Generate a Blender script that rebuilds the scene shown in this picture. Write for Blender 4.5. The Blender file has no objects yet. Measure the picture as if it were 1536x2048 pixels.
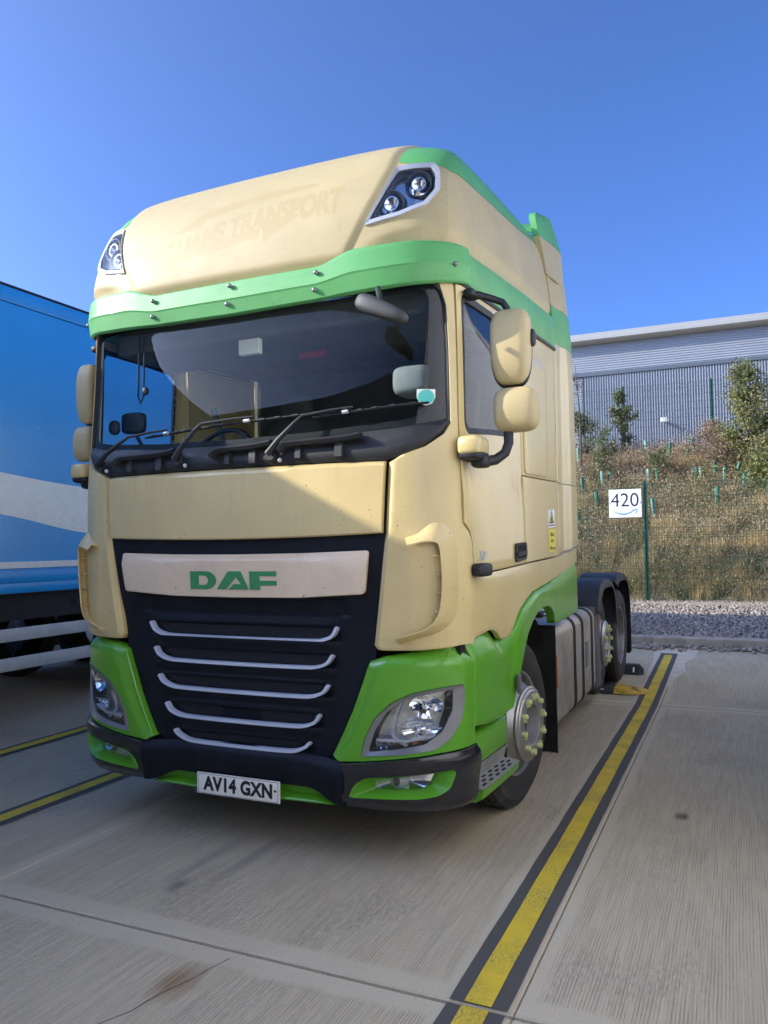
import bpy, bmesh, math, random
import numpy as np
from mathutils import Vector, Matrix
random.seed(7); rng=np.random.default_rng(11)
scene=bpy.context.scene
R=math.radians
# ---------------------------------------------------------------- camera
cam=bpy.data.cameras.new('camera'); camo=bpy.data.objects.new('camera',cam); scene.collection.objects.link(camo)
yaw,pit,rol=R(24.2316),R(2.43173),R(-.77377)
_f=Vector((-math.sin(yaw)*math.cos(pit),math.cos(yaw)*math.cos(pit),math.sin(pit))); _r=Vector((math.cos(yaw),math.sin(yaw),0)); _u=_r.cross(_f)
_r2=math.cos(rol)*_r+math.sin(rol)*_u; _u2=-math.sin(rol)*_r+math.cos(rol)*_u
M=Matrix((( _r2.x,_u2.x,-_f.x),(_r2.y,_u2.y,-_f.y),(_r2.z,_u2.z,-_f.z))).to_4x4(); M.translation=Vector((2.4455,-3.3654,1.59156))
camo.matrix_world=M
cam.sensor_fit='VERTICAL'; cam.sensor_height=24; cam.sensor_width=18; cam.lens=1571.618/2048*24; cam.clip_start=.05; cam.clip_end=2000
scene.camera=camo
scene.render.resolution_x=768; scene.render.resolution_y=1024
# ---------------------------------------------------------------- sky, sun, exposure
SUN=Vector((1.0,.52,-.53)).normalized()          # direction the light travels
elev=math.asin(-SUN.z); 
w=bpy.data.worlds.new('World'); scene.world=w; w.use_nodes=True
nt=w.node_tree; nt.nodes.clear()
sky=nt.nodes.new('ShaderNodeTexSky'); sky.sky_type='NISHITA'; sky.sun_disc=False
sky.sun_elevation=elev; sky.sun_rotation=math.atan2(-SUN.x,-SUN.y)
sky.altitude=100; sky.air_density=.38; sky.dust_density=3.0; sky.ozone_density=10.0
bg=nt.nodes.new('ShaderNodeBackground'); bg.inputs['Strength'].default_value=.15
wo=nt.nodes.new('ShaderNodeOutputWorld'); nt.links.new(sky.outputs[0],bg.inputs[0]); nt.links.new(bg.outputs[0],wo.inputs[0])
sl=bpy.data.lights.new('sun','SUN'); sl.energy=2.0; sl.angle=R(.53); sl.color=(1,.92,.76)
so=bpy.data.objects.new('sun',sl); scene.collection.objects.link(so); so.rotation_euler=SUN.to_track_quat('-Z','Y').to_euler()
scene.view_settings.view_transform='Standard'; scene.view_settings.look='None'; scene.view_settings.gamma=1
scene.view_settings.exposure=1.7
scene.view_settings.use_curve_mapping=False
scene.cycles.max_bounces=8; scene.cycles.transparent_max_bounces=16
COL=scene.collection
# ---------------------------------------------------------------- materials
def lk(t,a,b): t.links.new(a,b)
def newmat(name):
    m=bpy.data.materials.new(name); m.use_nodes=True; t=m.node_tree
    return m,t,t.nodes['Principled BSDF']
def coordn(t,scale=(1,1,1)):
    g=t.nodes.new('ShaderNodeNewGeometry'); mp=t.nodes.new('ShaderNodeMapping'); mp.inputs['Scale'].default_value=scale
    lk(t,g.outputs['Position'],mp.inputs[0]); return mp.outputs[0]
def noise(t,vec,scale,detail=4,rough=.55):
    n=t.nodes.new('ShaderNodeTexNoise'); n.inputs['Scale'].default_value=scale; n.inputs['Detail'].default_value=detail; n.inputs['Roughness'].default_value=rough
    lk(t,vec,n.inputs['Vector']); return n.outputs['Fac']
def ramp(t,fac,p0,p1,c0=(0,0,0,1),c1=(1,1,1,1)):
    r=t.nodes.new('ShaderNodeValToRGB'); e=r.color_ramp.elements; e[0].position=p0; e[1].position=p1; e[0].color=c0; e[1].color=c1
    lk(t,fac,r.inputs[0]); return r.outputs[0]
def mixc(t,fac,a,b,mode='MIX'):
    n=t.nodes.new('ShaderNodeMix'); n.data_type='RGBA'; n.blend_type=mode
    for s,v in ((n.inputs[0],fac),(n.inputs[6],a),(n.inputs[7],b)):
        if hasattr(v,'node'): lk(t,v,s)
        elif isinstance(v,(int,float)): s.default_value=v
        else: s.default_value=(*v,1) if len(v)==3 else v
    return n.outputs[2]
def math_(t,op,a,b=None,c=None):
    n=t.nodes.new('ShaderNodeMath'); n.operation=op
    for i,v in enumerate((a,b,c)):
        if v is None: continue
        if hasattr(v,'node'): lk(t,v,n.inputs[i])
        else: n.inputs[i].default_value=v
    return n.outputs[0]
def bump(t,b,h,strength=.2,dist=.01):
    n=t.nodes.new('ShaderNodeBump'); n.inputs['Strength'].default_value=strength; n.inputs['Distance'].default_value=dist
    lk(t,h,n.inputs['Height']); lk(t,n.outputs[0],b.inputs['Normal'])
def simple(name,c,rough=.5,metal=0,coat=0,coatr=.1,var=.12,vs=6,bumps=0,bs=120,spec=.5,dirt=None,dirtamt=.4,ds=9,dscale=(1,1,1),specks=0,runs=0):
    m,t,b=newmat(name); v=coordn(t)
    n=noise(t,v,vs,5)
    dark=tuple(x*(1-var) for x in c); lite=tuple(min(1,x*(1+var*.6)) for x in c)
    col=mixc(t,ramp(t,n,.3,.7),dark,lite)
    if dirt is not None:
        v2=coordn(t,dscale); d=ramp(t,noise(t,v2,ds,8,.65),.52,.72)
        col=mixc(t,math_(t,'MULTIPLY',d,dirtamt),col,dirt)
    if specks:
        sk=math_(t,'MULTIPLY',ramp(t,noise(t,coordn(t,(1,1,.7)),75,1,.4),.735,.765),ramp(t,noise(t,v,3.1,2),.42,.58))
        col=mixc(t,math_(t,'MULTIPLY',sk,specks),col,(.06,.045,.03))
    if runs:
        rn=math_(t,'MULTIPLY',ramp(t,noise(t,coordn(t,(26,26,.9)),1,4,.6),.56,.74),ramp(t,noise(t,v,1.7,2),.40,.62))
        col=mixc(t,math_(t,'MULTIPLY',rn,runs),col,tuple(x*.55 for x in c))
    lk(t,col,b.inputs['Base Color'])
    rr=math_(t,'MULTIPLY_ADD',noise(t,v,vs*3,4),.25,rough-.125); 
    n2=t.nodes.new('ShaderNodeClamp'); lk(t,rr,n2.inputs[0]); n2.inputs[1].default_value=.02
    lk(t,n2.outputs[0],b.inputs['Roughness'])
    b.inputs['Metallic'].default_value=metal; b.inputs['Coat Weight'].default_value=coat; b.inputs['Coat Roughness'].default_value=coatr
    b.inputs['Specular IOR Level'].default_value=spec
    if bumps: bump(t,b,noise(t,v,bs,3),bumps,.004)
    return m
CREAM=(.625,.49,.215)
MT={}
MT['cream']=simple('cream_paint',CREAM,.36,coat=.45,coatr=.10,var=.04,vs=2.0,specks=.3,runs=.15)
MT['cream_front']=simple('cream_paint_bug_specked',(.625,.485,.22),.42,coat=.25,coatr=.2,var=.07,vs=3,dirt=(.36,.27,.17),dirtamt=.12,ds=7,dscale=(1.5,1.5,.4),specks=.8,runs=.35)
MT['cream_faded']=simple('cream_paint_faded_scuffed',(.485,.39,.195),.55,coat=.05,var=.08,vs=3,dirt=(.34,.28,.19),dirtamt=.3,ds=16,dscale=(.5,.5,2.2),bumps=.05,specks=.5,runs=.25)
MT['cream_badge']=simple('cream_badge_plastic',(.72,.56,.39),.5,var=.06,dirt=(.35,.27,.2),dirtamt=.18,specks=.8)
MT['ghost']=simple('cream_ghost_lettering',(.445,.345,.16),.55,coat=.05,var=.05,vs=3,bumps=.05)
MT['green']=simple('green_paint',(.105,.345,.018),.36,coat=.3,coatr=.06,var=.06,vs=2,specks=.4,runs=.2)
MT['green_faded']=simple('green_paint_faded',(.105,.375,.11),.5,coat=.05,var=.1,vs=4,dirt=(.07,.25,.10),dirtamt=.35,ds=14,dscale=(.5,.5,2.5),specks=.5,runs=.25)
MT['green_logo']=simple('green_logo_paint',(.04,.25,.085),.45,var=.05)
MT['navy']=simple('dark_navy_plastic',(.006,.008,.014),.55,var=.3,vs=5,bumps=.08,bs=300,dirt=(.03,.03,.03),dirtamt=.1,spec=.25)
MT['black_gloss']=simple('black_gloss_paint',(.010,.011,.016),.22,coat=.6,coatr=.08,var=.2,dirt=(.06,.055,.05),dirtamt=.3,ds=22)
MT['border']=simple('windscreen_ceramic_border',(.012,.013,.015),.6,var=.05,spec=.2)
MT['black']=simple('black_plastic',(.016,.017,.019),.55,var=.25,bumps=.12,bs=250,dirt=(.07,.065,.055),dirtamt=.2)
MT['mirror_grey']=simple('mirror_grey_plastic',(.05,.05,.052),.6,var=.2,bumps=.1,bs=200)
MT['grey_plastic']=simple('grey_weathered_plastic',(.115,.115,.12),.6,var=.15,bumps=.1,bs=250,dirt=(.2,.19,.17),dirtamt=.3)
MT['step_grey']=simple('step_grey_plastic',(.26,.25,.235),.6,var=.15,bumps=.1,bs=200,dirt=(.15,.13,.11),dirtamt=.3)
MT['void']=simple('dark_underbody',(.012,.012,.012),.9,var=.3)
MT['interior']=simple('cab_interior_grey',(.10,.11,.11),.75,var=.2)
MT['interior_light']=simple('cab_interior_light',(.22,.24,.24),.75,var=.15)
MT['dash']=simple('dashboard_plastic',(.07,.085,.085),.6,var=.2)
MT['silver']=simple('silver_bezel',(.27,.27,.28),.35,metal=.55,var=.08)
MT['silver_lamp']=simple('silver_lamp_bezel',(.50,.51,.54),.42,metal=.35,var=.05)
MT['lampfloor']=simple('lamp_housing_silver',(.72,.72,.70),.25,metal=.35,var=.05)
MT['mesh']=simple('grille_mesh_plastic',(.035,.037,.042),.5,var=.2)
MT['chrome']=simple('chrome_bar',(.60,.64,.74),.45,metal=.25,var=.05)
MT['mirrorchrome']=simple('reflector_chrome',(.85,.86,.88),.08,metal=1,var=.03)
MT['steel']=simple('wheel_steel',(.42,.41,.40),.38,metal=.7,var=.15,dirt=(.16,.13,.10),dirtamt=.4,ds=12)
MT['rimdirty']=simple('wheel_steel_dirty',(.26,.25,.24),.5,metal=.6,var=.2,dirt=(.10,.08,.06),dirtamt=.6,ds=10)
MT['hubdark']=simple('hub_centre_dark',(.035,.033,.03),.6,metal=.3,var=.2)
MT['rubber']=simple('tyre_rubber',(.032,.028,.025),.8,var=.3,vs=8,bumps=.15,bs=90,dirt=(.085,.073,.06),dirtamt=.55,ds=6)
MT['brush']=simple('bristle_rubber',(.010,.010,.010),.9,var=.4)
MT['tank']=simple('tank_aluminium_grimy',(.50,.44,.365),.45,metal=.45,var=.2,vs=3,dirt=(.19,.15,.11),dirtamt=.7,ds=3.5,dscale=(1,1,.5))
MT['nut']=simple('nut_indicator_yellow',(.58,.60,.26),.55,var=.15,dirt=(.3,.3,.18),dirtamt=.4,ds=40)
MT['white']=simple('white_plate',(.86,.82,.72),.4,var=.04,dirt=(.5,.44,.34),dirtamt=.25,ds=20)
MT['signwhite']=simple('sign_white',(.80,.82,.86),.45,var=.02)
MT['ink']=simple('black_ink',(.012,.012,.014),.5,var=.1)
MT['signblue']=simple('sign_arrow_blue',(.045,.27,.58),.5,var=.03)
MT['yellow_label']=simple('label_yellow',(.78,.68,.06),.5,var=.04)
MT['teal']=simple('disc_teal',(.10,.55,.45),.6,var=.05)
MT['orange']=simple('amber_reflector',(.45,.14,.02),.3,var=.1)
MT['red']=simple('red_cloth',(.30,.01,.03),.8)
MT['blue']=simple('trailer_blue',(.022,.35,.80),.22,coat=.35,coatr=.1,var=.05,vs=1.5,runs=.3)
MT['trailer_white']=simple('trailer_white',(.88,.88,.84),.28,coat=.35,coatr=.1,var=.04)
MT['white_panel']=simple('white_trailer_panel',(.80,.79,.76),.35,var=.04,vs=1.5)
MT['trailer_dark']=simple('trailer_chassis',(.012,.013,.016),.7,var=.3)
MT['galv']=simple('galvanised_rail',(.62,.62,.60),.5,metal=.35,var=.12,vs=8)
MT['fence']=simple('fence_green',(.008,.065,.042),.4,coat=.2,var=.1)
MT['guard']=simple('tree_guard_plastic',(.035,.19,.125),.5,var=.3,vs=9)
MT['guard_pale']=simple('tree_guard_plastic_sunbleached',(.14,.33,.25),.5,var=.25,vs=9)
MT['stake']=simple('wood_stake',(.14,.10,.06),.8,var=.3)
MT['rubber_stop']=simple('wheel_stop_rubber',(.035,.034,.034),.75,var=.25,bumps=.2,bs=80,dirt=(.12,.11,.095),dirtamt=.35)
MT['cladding']=simple('warehouse_cladding',(.30,.32,.35),.5,metal=.1,var=.05,vs=.6)
MT['cladding_up']=simple('warehouse_cladding_upper',(.27,.295,.33),.5,metal=.1,var=.05,vs=.6)
MT['flash']=simple('warehouse_flashing',(.085,.105,.13),.5,var=.08)
MT['gutter']=simple('warehouse_gutter',(.33,.33,.315),.5,var=.06)
MT['wall_dark']=simple('far_warehouse_cladding',(.085,.085,.08),.6,var=.15,vs=.3)
MT['kerb']=simple('kerb_concrete',(.36,.305,.235),.85,var=.25,vs=5,bumps=.3,bs=60,dirt=(.13,.11,.085),dirtamt=.6,ds=7)
def glass(name,tint,refl=1.0,rough=0.0):
    m=bpy.data.materials.new(name); m.use_nodes=True; t=m.node_tree; t.nodes.clear()
    o=t.nodes.new('ShaderNodeOutputMaterial'); mx=t.nodes.new('ShaderNodeMixShader'); tr=t.nodes.new('ShaderNodeBsdfTransparent'); gl=t.nodes.new('ShaderNodeBsdfGlossy')
    tr.inputs[0].default_value=(*tint,1); gl.inputs['Roughness'].default_value=rough
    lw=t.nodes.new('ShaderNodeLayerWeight'); lw.inputs['Blend'].default_value=.5
    f5=math_(t,'POWER',lw.outputs['Facing'],4.6)
    lk(t,math_(t,'MULTIPLY_ADD',f5,.85*refl,.075*refl),mx.inputs[0]); lk(t,tr.outputs[0],mx.inputs[1]); lk(t,gl.outputs[0],mx.inputs[2]); lk(t,mx.outputs[0],o.inputs[0])
    return m
MT['windscreen']=glass('windscreen_glass',(.90,.96,.95),.38)
MT['sideglass']=glass('side_glass',(.84,.90,.90),.8)
MT['lens']=glass('clear_lens',(.93,.95,.96),1.0)
def emis_none(): pass
# brushed concrete yard
def concrete():
    m,t,b=newmat('brushed_concrete')
    g=t.nodes.new('ShaderNodeNewGeometry'); P=g.outputs['Position']
    sx=t.nodes.new('ShaderNodeSeparateXYZ'); lk(t,P,sx.inputs[0]); X,Y=sx.outputs[0],sx.outputs[1]
    def mapped(s):
        mp=t.nodes.new('ShaderNodeMapping'); mp.inputs['Scale'].default_value=s; lk(t,P,mp.inputs[0]); return mp.outputs[0]
    streak=noise(t,mapped((150,1.6,1)),1,3,.5)         # brush lines run away from the camera
    fine=noise(t,mapped((170,5,1)),1,4,.7)
    pit=noise(t,mapped((120,22,1)),1,3,.6)
    big=noise(t,mapped((.8,.45,1)),1,5,.6)
    mid=noise(t,mapped((4,1.6,1)),1,6,.65)
    # smooth trowelled margins beside the joints
    jx=math_(t,'ABSOLUTE',math_(t,'ADD',Y,.72)); jy=math_(t,'ABSOLUTE',math_(t,'SUBTRACT',Y,4.74)); jl=math_(t,'ABSOLUTE',math_(t,'SUBTRACT',X,1.6)); jd=math_(t,'ABSOLUTE',math_(t,'ADD',X,.865))
    dmin=math_(t,'MINIMUM',math_(t,'MINIMUM',jx,jy),math_(t,'MINIMUM',math_(t,'ADD',jl,-.05),math_(t,'ADD',jd,.05)))
    dn=math_(t,'MULTIPLY_ADD',mid,.1,math_(t,'ADD',dmin,-.05))
    brushed=ramp(t,dn,.10,.135)
    rough_right=ramp(t,math_(t,'MULTIPLY_ADD',mid,.25,X),1.75,2.05)
    base=mixc(t,ramp(t,big,.3,.72),(.52,.42,.265),(.60,.495,.335))
    base=mixc(t,math_(t,'MULTIPLY',ramp(t,mid,.35,.75),.3),base,(.48,.38,.25))
    base=mixc(t,math_(t,'MULTIPLY',math_(t,'SUBTRACT',1.0,brushed),.55),base,(.575,.49,.35))
    # regular brushed grooves, broken up along their length
    wob=noise(t,mapped((2.0,.5,1)),1,3)
    gv=math_(t,'SINE',math_(t,'ADD',math_(t,'MULTIPLY',X,2*math.pi/.0125),math_(t,'MULTIPLY',wob,26.0)))
    brk=ramp(t,noise(t,mapped((34,2.6,1)),1,4,.65),.36,.62)
    gvd=math_(t,'MULTIPLY',math_(t,'MULTIPLY',ramp(t,gv,.15,.95),brk),brushed)
    base=mixc(t,math_(t,'MULTIPLY',gvd,math_(t,'MULTIPLY_ADD',rough_right,.32,.56)),base,(.14,.11,.078))
    grit=noise(t,mapped((210,210,1)),1,2,.6)
    base=mixc(t,math_(t,'MULTIPLY',ramp(t,grit,.52,.72),.22),base,(.62,.56,.46)); base=mixc(t,math_(t,'MULTIPLY',ramp(t,grit,.46,.28),.25),base,(.24,.20,.16))
    # lines
    dk=math_(t,'MULTIPLY',brushed,ramp(t,streak,.50,.60))
    base=mixc(t,math_(t,'MULTIPLY',dk,.25),base,(.27,.23,.165))
    dk2=math_(t,'MULTIPLY',math_(t,'MULTIPLY',brushed,rough_right),math_(t,'MULTIPLY',ramp(t,streak,.48,.58),ramp(t,pit,.38,.58)))
    base=mixc(t,math_(t,'MULTIPLY',dk2,1.0),base,(.10,.085,.065))
    wpatch=math_(t,'MULTIPLY',ramp(t,noise(t,mapped((1.6,1.1,1)),1,4),.52,.66),math_(t,'MULTIPLY',brushed,ramp(t,pit,.42,.62)))
    base=mixc(t,math_(t,'MULTIPLY',wpatch,.45),base,(.18,.15,.115))
    base=mixc(t,math_(t,'MULTIPLY',ramp(t,fine,.55,.75),.45),base,(.62,.57,.49))
    sp=ramp(t,noise(t,mapped((60,60,1)),1,2),.70,.74)
    base=mixc(t,math_(t,'MULTIPLY',sp,.6),base,(.10,.09,.08))
    def blob(cx,cy,rx,ry,col,amt,base,inner=.25):
        d=math_(t,'SQRT',math_(t,'ADD',math_(t,'POWER',math_(t,'MULTIPLY',math_(t,'SUBTRACT',X,cx),1/rx),2.0),math_(t,'POWER',math_(t,'MULTIPLY',math_(t,'SUBTRACT',Y,cy),1/ry),2.0)))
        d=math_(t,'ADD',d,math_(t,'MULTIPLY_ADD',mid,1.0,-.5))
        k=ramp(t,d,inner,1.0,(1,1,1,1),(0,0,0,1))
        k=math_(t,'MULTIPLY',k,math_(t,'MULTIPLY_ADD',streak,1.2,.1))
        return mixc(t,math_(t,'MULTIPLY',k,amt),base,col)
    base=blob(2.1,1.55,.05,.09,(.08,.045,.025),1.3,base)
    base=blob(.52,-1.0,.10,.16,(.22,.12,.05),1.0,base)
    base=blob(.78,-1.30,.26,.13,(.30,.17,.08),.8,base)
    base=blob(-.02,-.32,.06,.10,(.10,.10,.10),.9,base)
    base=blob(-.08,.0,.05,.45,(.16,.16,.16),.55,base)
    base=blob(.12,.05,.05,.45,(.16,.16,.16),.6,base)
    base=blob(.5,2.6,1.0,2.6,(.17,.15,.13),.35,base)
    lk(t,base,b.inputs['Base Color']); b.inputs['Roughness'].default_value=.9; b.inputs['Specular IOR Level'].default_value=.25
    h=math_(t,'ADD',math_(t,'MULTIPLY',gvd,-.6),math_(t,'MULTIPLY',pit,.35))
    bump(t,b,h,.55,.006)
    return m
MT['concrete']=concrete()
def paintline(name,c,wear):
    m,t,b=newmat(name); P=coordn(t,(1,1,1)); P2=coordn(t,(95,1.3,1)); P3=coordn(t,(100,40,1))
    w=math_(t,'MULTIPLY',ramp(t,noise(t,P,3.2,5,.6),.42,.66),ramp(t,noise(t,P3,1,4,.7),.42,.60))
    col=mixc(t,ramp(t,noise(t,P,9,4),.3,.7),tuple(x*.88 for x in c),c)
    col=mixc(t,math_(t,'MULTIPLY',w,wear),col,(.10,.095,.08))
    lk(t,col,b.inputs['Base Color']); b.inputs['Roughness'].default_value=.75; bump(t,b,noise(t,P2,1,5,.7),.35,.004); return m
MT['yellow']=paintline('yellow_line_paint',(.72,.50,.03),.75)
MT['tar']=paintline('black_line_backing',(.085,.075,.066),.15)
MT['sealant']=simple('joint_sealant',(.045,.042,.036),.9,var=.3,bumps=.5,bs=120)
MT['patch']=simple('pale_concrete_skim',(.58,.49,.36),.9,var=.12,vs=7,bumps=.1,bs=150)
def pebble_mat(name,cols):
    m,t,b=newmat(name); a=t.nodes.new('ShaderNodeAttribute'); a.attribute_name='rnd'
    r=t.nodes.new('ShaderNodeValToRGB'); els=r.color_ramp.elements
    for i,c in enumerate(cols):
        e=els[i] if i<2 else els.new(i/(len(cols)-1)); e.position=i/(len(cols)-1); e.color=(*c,1)
    lk(t,a.outputs['Fac'],r.inputs[0]); 
    col=mixc(t,math_(t,'MULTIPLY',noise(t,coordn(t),45,4),.5),r.outputs[0],(.16,.14,.12))
    lk(t,col,b.inputs['Base Color']); b.inputs['Roughness'].default_value=.7; return m
MT['pebble']=pebble_mat('river_pebbles',[(.22,.175,.145),(.34,.275,.22),(.17,.15,.135),(.42,.35,.28),(.27,.21,.175),(.55,.49,.41)])
MT['dirt']=simple('bank_soil',(.30,.235,.14),.95,var=.4,vs=4,bumps=.6,bs=20)
MT['bed']=simple('gravel_bed_soil',(.13,.11,.095),.95,var=.4,vs=12,bumps=.6,bs=60)
def leafmat(name,cols,trans=.35):
    m=bpy.data.materials.new(name); m.use_nodes=True; t=m.node_tree; b=t.nodes['Principled BSDF']
    a=t.nodes.new('ShaderNodeAttribute'); a.attribute_name='rnd'
    r=t.nodes.new('ShaderNodeValToRGB'); els=r.color_ramp.elements
    for i,c in enumerate(cols):
        e=els[i] if i<2 else els.new(i/(len(cols)-1)); e.position=i/(len(cols)-1); e.color=(*c,1)
    lk(t,a.outputs['Fac'],r.inputs[0]); lk(t,r.outputs[0],b.inputs['Base Color']); b.inputs['Roughness'].default_value=.6
    tl=t.nodes.new('ShaderNodeBsdfTranslucent'); lk(t,r.outputs[0],tl.inputs[0]); mx=t.nodes.new('ShaderNodeMixShader'); mx.inputs[0].default_value=trans
    o=t.nodes['Material Output']; lk(t,b.outputs[0],mx.inputs[1]); lk(t,tl.outputs[0],mx.inputs[2]); lk(t,mx.outputs[0],o.inputs[0]); return m
MT['straw']=leafmat('dry_grass',[(.44,.33,.15),(.58,.45,.22),(.38,.27,.12),(.68,.54,.29),(.30,.25,.12)])
MT['weed']=leafmat('green_weeds',[(.12,.14,.05),(.20,.20,.08),(.26,.24,.11),(.16,.17,.06)])
MT['seed']=leafmat('seed_heads',[(.52,.39,.25),(.66,.54,.36),(.40,.29,.20),(.75,.65,.47)])
MT['scrub']=leafmat('mixed_scrub',[(.72,.60,.40),(.24,.25,.12),(.52,.43,.27),(.13,.15,.06),(.68,.60,.46),(.27,.19,.12),(.36,.36,.21),(.62,.55,.40)])
MT['bramble']=leafmat('brown_scrub',[(.22,.14,.08),(.34,.24,.14),(.27,.19,.13),(.14,.11,.07)])
MT['leaf']=leafmat('sapling_leaves',[(.09,.12,.045),(.14,.17,.065),(.19,.20,.085),(.07,.10,.045),(.27,.25,.11)])
MT['leaf2']=leafmat('bush_leaves',[(.09,.14,.035),(.14,.18,.05),(.22,.22,.07),(.30,.25,.10),(.10,.14,.04)])
MT['bark']=simple('bark',(.09,.065,.05),.9,var=.3,vs=20)
# ---------------------------------------------------------------- object helpers
def tag(o,label=None,cat=None,group=None,kind=None):
    if label: o['label']=label
    if cat: o['category']=cat
    if group: o['group']=group
    if kind: o['kind']=kind
    return o
def empty(name,loc=(0,0,0),parent=None):
    o=bpy.data.objects.new(name,None); o.empty_display_size=.2; COL.objects.link(o); o.location=loc
    if parent: o.parent=parent
    return o
def mkmesh(name,V,F,smooth=None):
    me=bpy.data.meshes.new(name); me.from_pydata([tuple(map(float,v)) for v in V],[],F); me.validate(); me.update()
    if smooth is not None:
        me.shade_smooth(); me.set_sharp_from_angle(angle=R(smooth))
    return me
def ob(name,me,m,parent=None,loc=None):
    o=bpy.data.objects.new(name,me); COL.objects.link(o)
    if m is not None:
        me.materials.clear(); me.materials.append(MT[m] if isinstance(m,str) else m)
    if parent is not None: o.parent=parent
    if loc is not None: o.location=loc
    return o
class MB:
    def __init__(s): s.V=[]; s.F=[]
    def add(s,V,F):
        n=len(s.V); s.V+= [tuple(v) for v in V]; s.F+=[tuple(i+n for i in f) for f in F]; return s
    def box(s,x0,x1,y0,y1,z0,z1,c=0.0):
        if c<=0:
            V=[(x,y,z) for z in (z0,z1) for y in (y0,y1) for x in (x0,x1)]
            return s.add(V,[(0,2,3,1),(4,5,7,6),(0,1,5,4),(2,6,7,3),(0,4,6,2),(1,3,7,5)])
        bm=bmesh.new(); bmesh.ops.create_cube(bm,size=1)
        for v in bm.verts: v.co=((x0+x1)/2+v.co.x*(x1-x0),(y0+y1)/2+v.co.y*(y1-y0),(z0+z1)/2+v.co.z*(z1-z0))
        bmesh.ops.bevel(bm,geom=bm.edges[:],offset=c,segments=2,affect='EDGES',profile=.6)
        bm.verts.index_update(); s.add([v.co[:] for v in bm.verts],[[v.index for v in f.verts] for f in bm.faces]); bm.free(); return s
    def tube(s,pts,r,n=10,cap=True):
        pts=[Vector(p) for p in pts]; rs=[float(q) for q in (r if isinstance(r,(list,tuple)) else [r]*len(pts))]
        V=[];F=[]; up=None
        for i,p in enumerate(pts):
            d=(pts[min(i+1,len(pts)-1)]-pts[max(i-1,0)]).normalized()
            if up is None: up=Vector((0,0,1)) if abs(d.z)<.9 else Vector((1,0,0))
            a=d.cross(up).normalized(); b=a.cross(d).normalized(); up=b
            for k in range(n):
                t=2*math.pi*k/n; V.append(p+rs[i]*(math.cos(t)*a+math.sin(t)*b))
        for i in range(len(pts)-1):
            for k in range(n): F.append((i*n+k,i*n+(k+1)%n,(i+1)*n+(k+1)%n,(i+1)*n+k))
        if cap: F.append(tuple(range(n-1,-1,-1))); F.append(tuple((len(pts)-1)*n+k for k in range(n)))
        return s.add(V,F)
    def lathe(s,prof,n=48,axis='x',c=(0,0,0),flip=1,caps=False):
        # prof: (axial, radius)
        V=[];F=[]
        for (t,r) in prof:
            for k in range(n):
                q=2*math.pi*k/n; a,b=r*math.cos(q),r*math.sin(q)
                V.append((c[0]+flip*t,c[1]+a,c[2]+b) if axis=='x' else ((c[0]+a,c[1]+t*flip,c[2]+b) if axis=='y' else (c[0]+a,c[1]+b,c[2]+t*flip)))
        for i in range(len(prof)-1):
            for k in range(n): F.append((i*n+k,i*n+(k+1)%n,(i+1)*n+(k+1)%n,(i+1)*n+k))
        if caps: F.append(tuple(range(n))); F.append(tuple((len(prof)-1)*n+k for k in range(n)))
        return s.add(V,F)
    def ext(s,poly,axis,t0,t1):
        # prism: poly of 2d points, extruded along axis
        def P(p,t): return {'x':(t,p[0],p[1]),'y':(p[0],t,p[1]),'z':(p[0],p[1],t)}[axis]
        n=len(poly); V=[P(p,t0) for p in poly]+[P(p,t1) for p in poly]
        F=[(i,(i+1)%n,n+(i+1)%n,n+i) for i in range(n)]+[tuple(range(n-1,-1,-1)),tuple(range(n,2*n))]
        return s.add(V,F)
    def rbox(s,c,h,e=4.0,n=14,m=20,shape=None):
        # superellipsoid housing
        V=[];F=[]
        def pw(v,p): return math.copysign(abs(v)**p,v)
        for i in range(n+1):
            f=-math.pi/2+math.pi*i/n
            for k in range(m):
                t=2*math.pi*k/m
                x=pw(math.cos(f),2/e)*pw(math.cos(t),2/e); y=pw(math.cos(f),2/e)*pw(math.sin(t),2/e); z=pw(math.sin(f),2/e)
                p=[x,y,z]
                if shape: p=shape(*p)
                V.append((c[0]+p[0]*h[0],c[1]+p[1]*h[1],c[2]+p[2]*h[2]))
        for i in range(n):
            for k in range(m): F.append((i*m+k,i*m+(k+1)%m,(i+1)*m+(k+1)%m,(i+1)*m+k))
        return s.add(V,F)
    def o(s,name,m,parent=None,smooth=35,loc=None):
        return ob(name,mkmesh(name,s.V,s.F,smooth),m,parent,loc)
def text_mesh(txt,size=1,bold=0.0,shear=0,spacing=1.0):
    cu=bpy.data.curves.new('t','FONT'); cu.body=txt; cu.size=size; cu.offset=bold; cu.shear=shear; cu.space_character=spacing; cu.align_x='CENTER'; cu.align_y='CENTER'; cu.resolution_u=6
    o=bpy.data.objects.new('t',cu); COL.objects.link(o); dg=bpy.context.evaluated_depsgraph_get(); dg.update()
    me=o.evaluated_get(dg).to_mesh(); V=np.array([v.co[:] for v in me.vertices]); F=[tuple(p.vertices) for p in me.polygons]
    o.evaluated_get(dg).to_mesh_clear(); bpy.data.objects.remove(o); bpy.data.curves.remove(cu)
    return V,F
def fit2d(V,w,h,cx=0,cy=0):
    lo=V.min(0); hi=V.max(0); c=(lo+hi)/2
    return np.stack([(V[:,0]-c[0])/(hi[0]-lo[0])*w+cx,(V[:,1]-c[1])/(hi[1]-lo[1])*h+cy],1)
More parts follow.
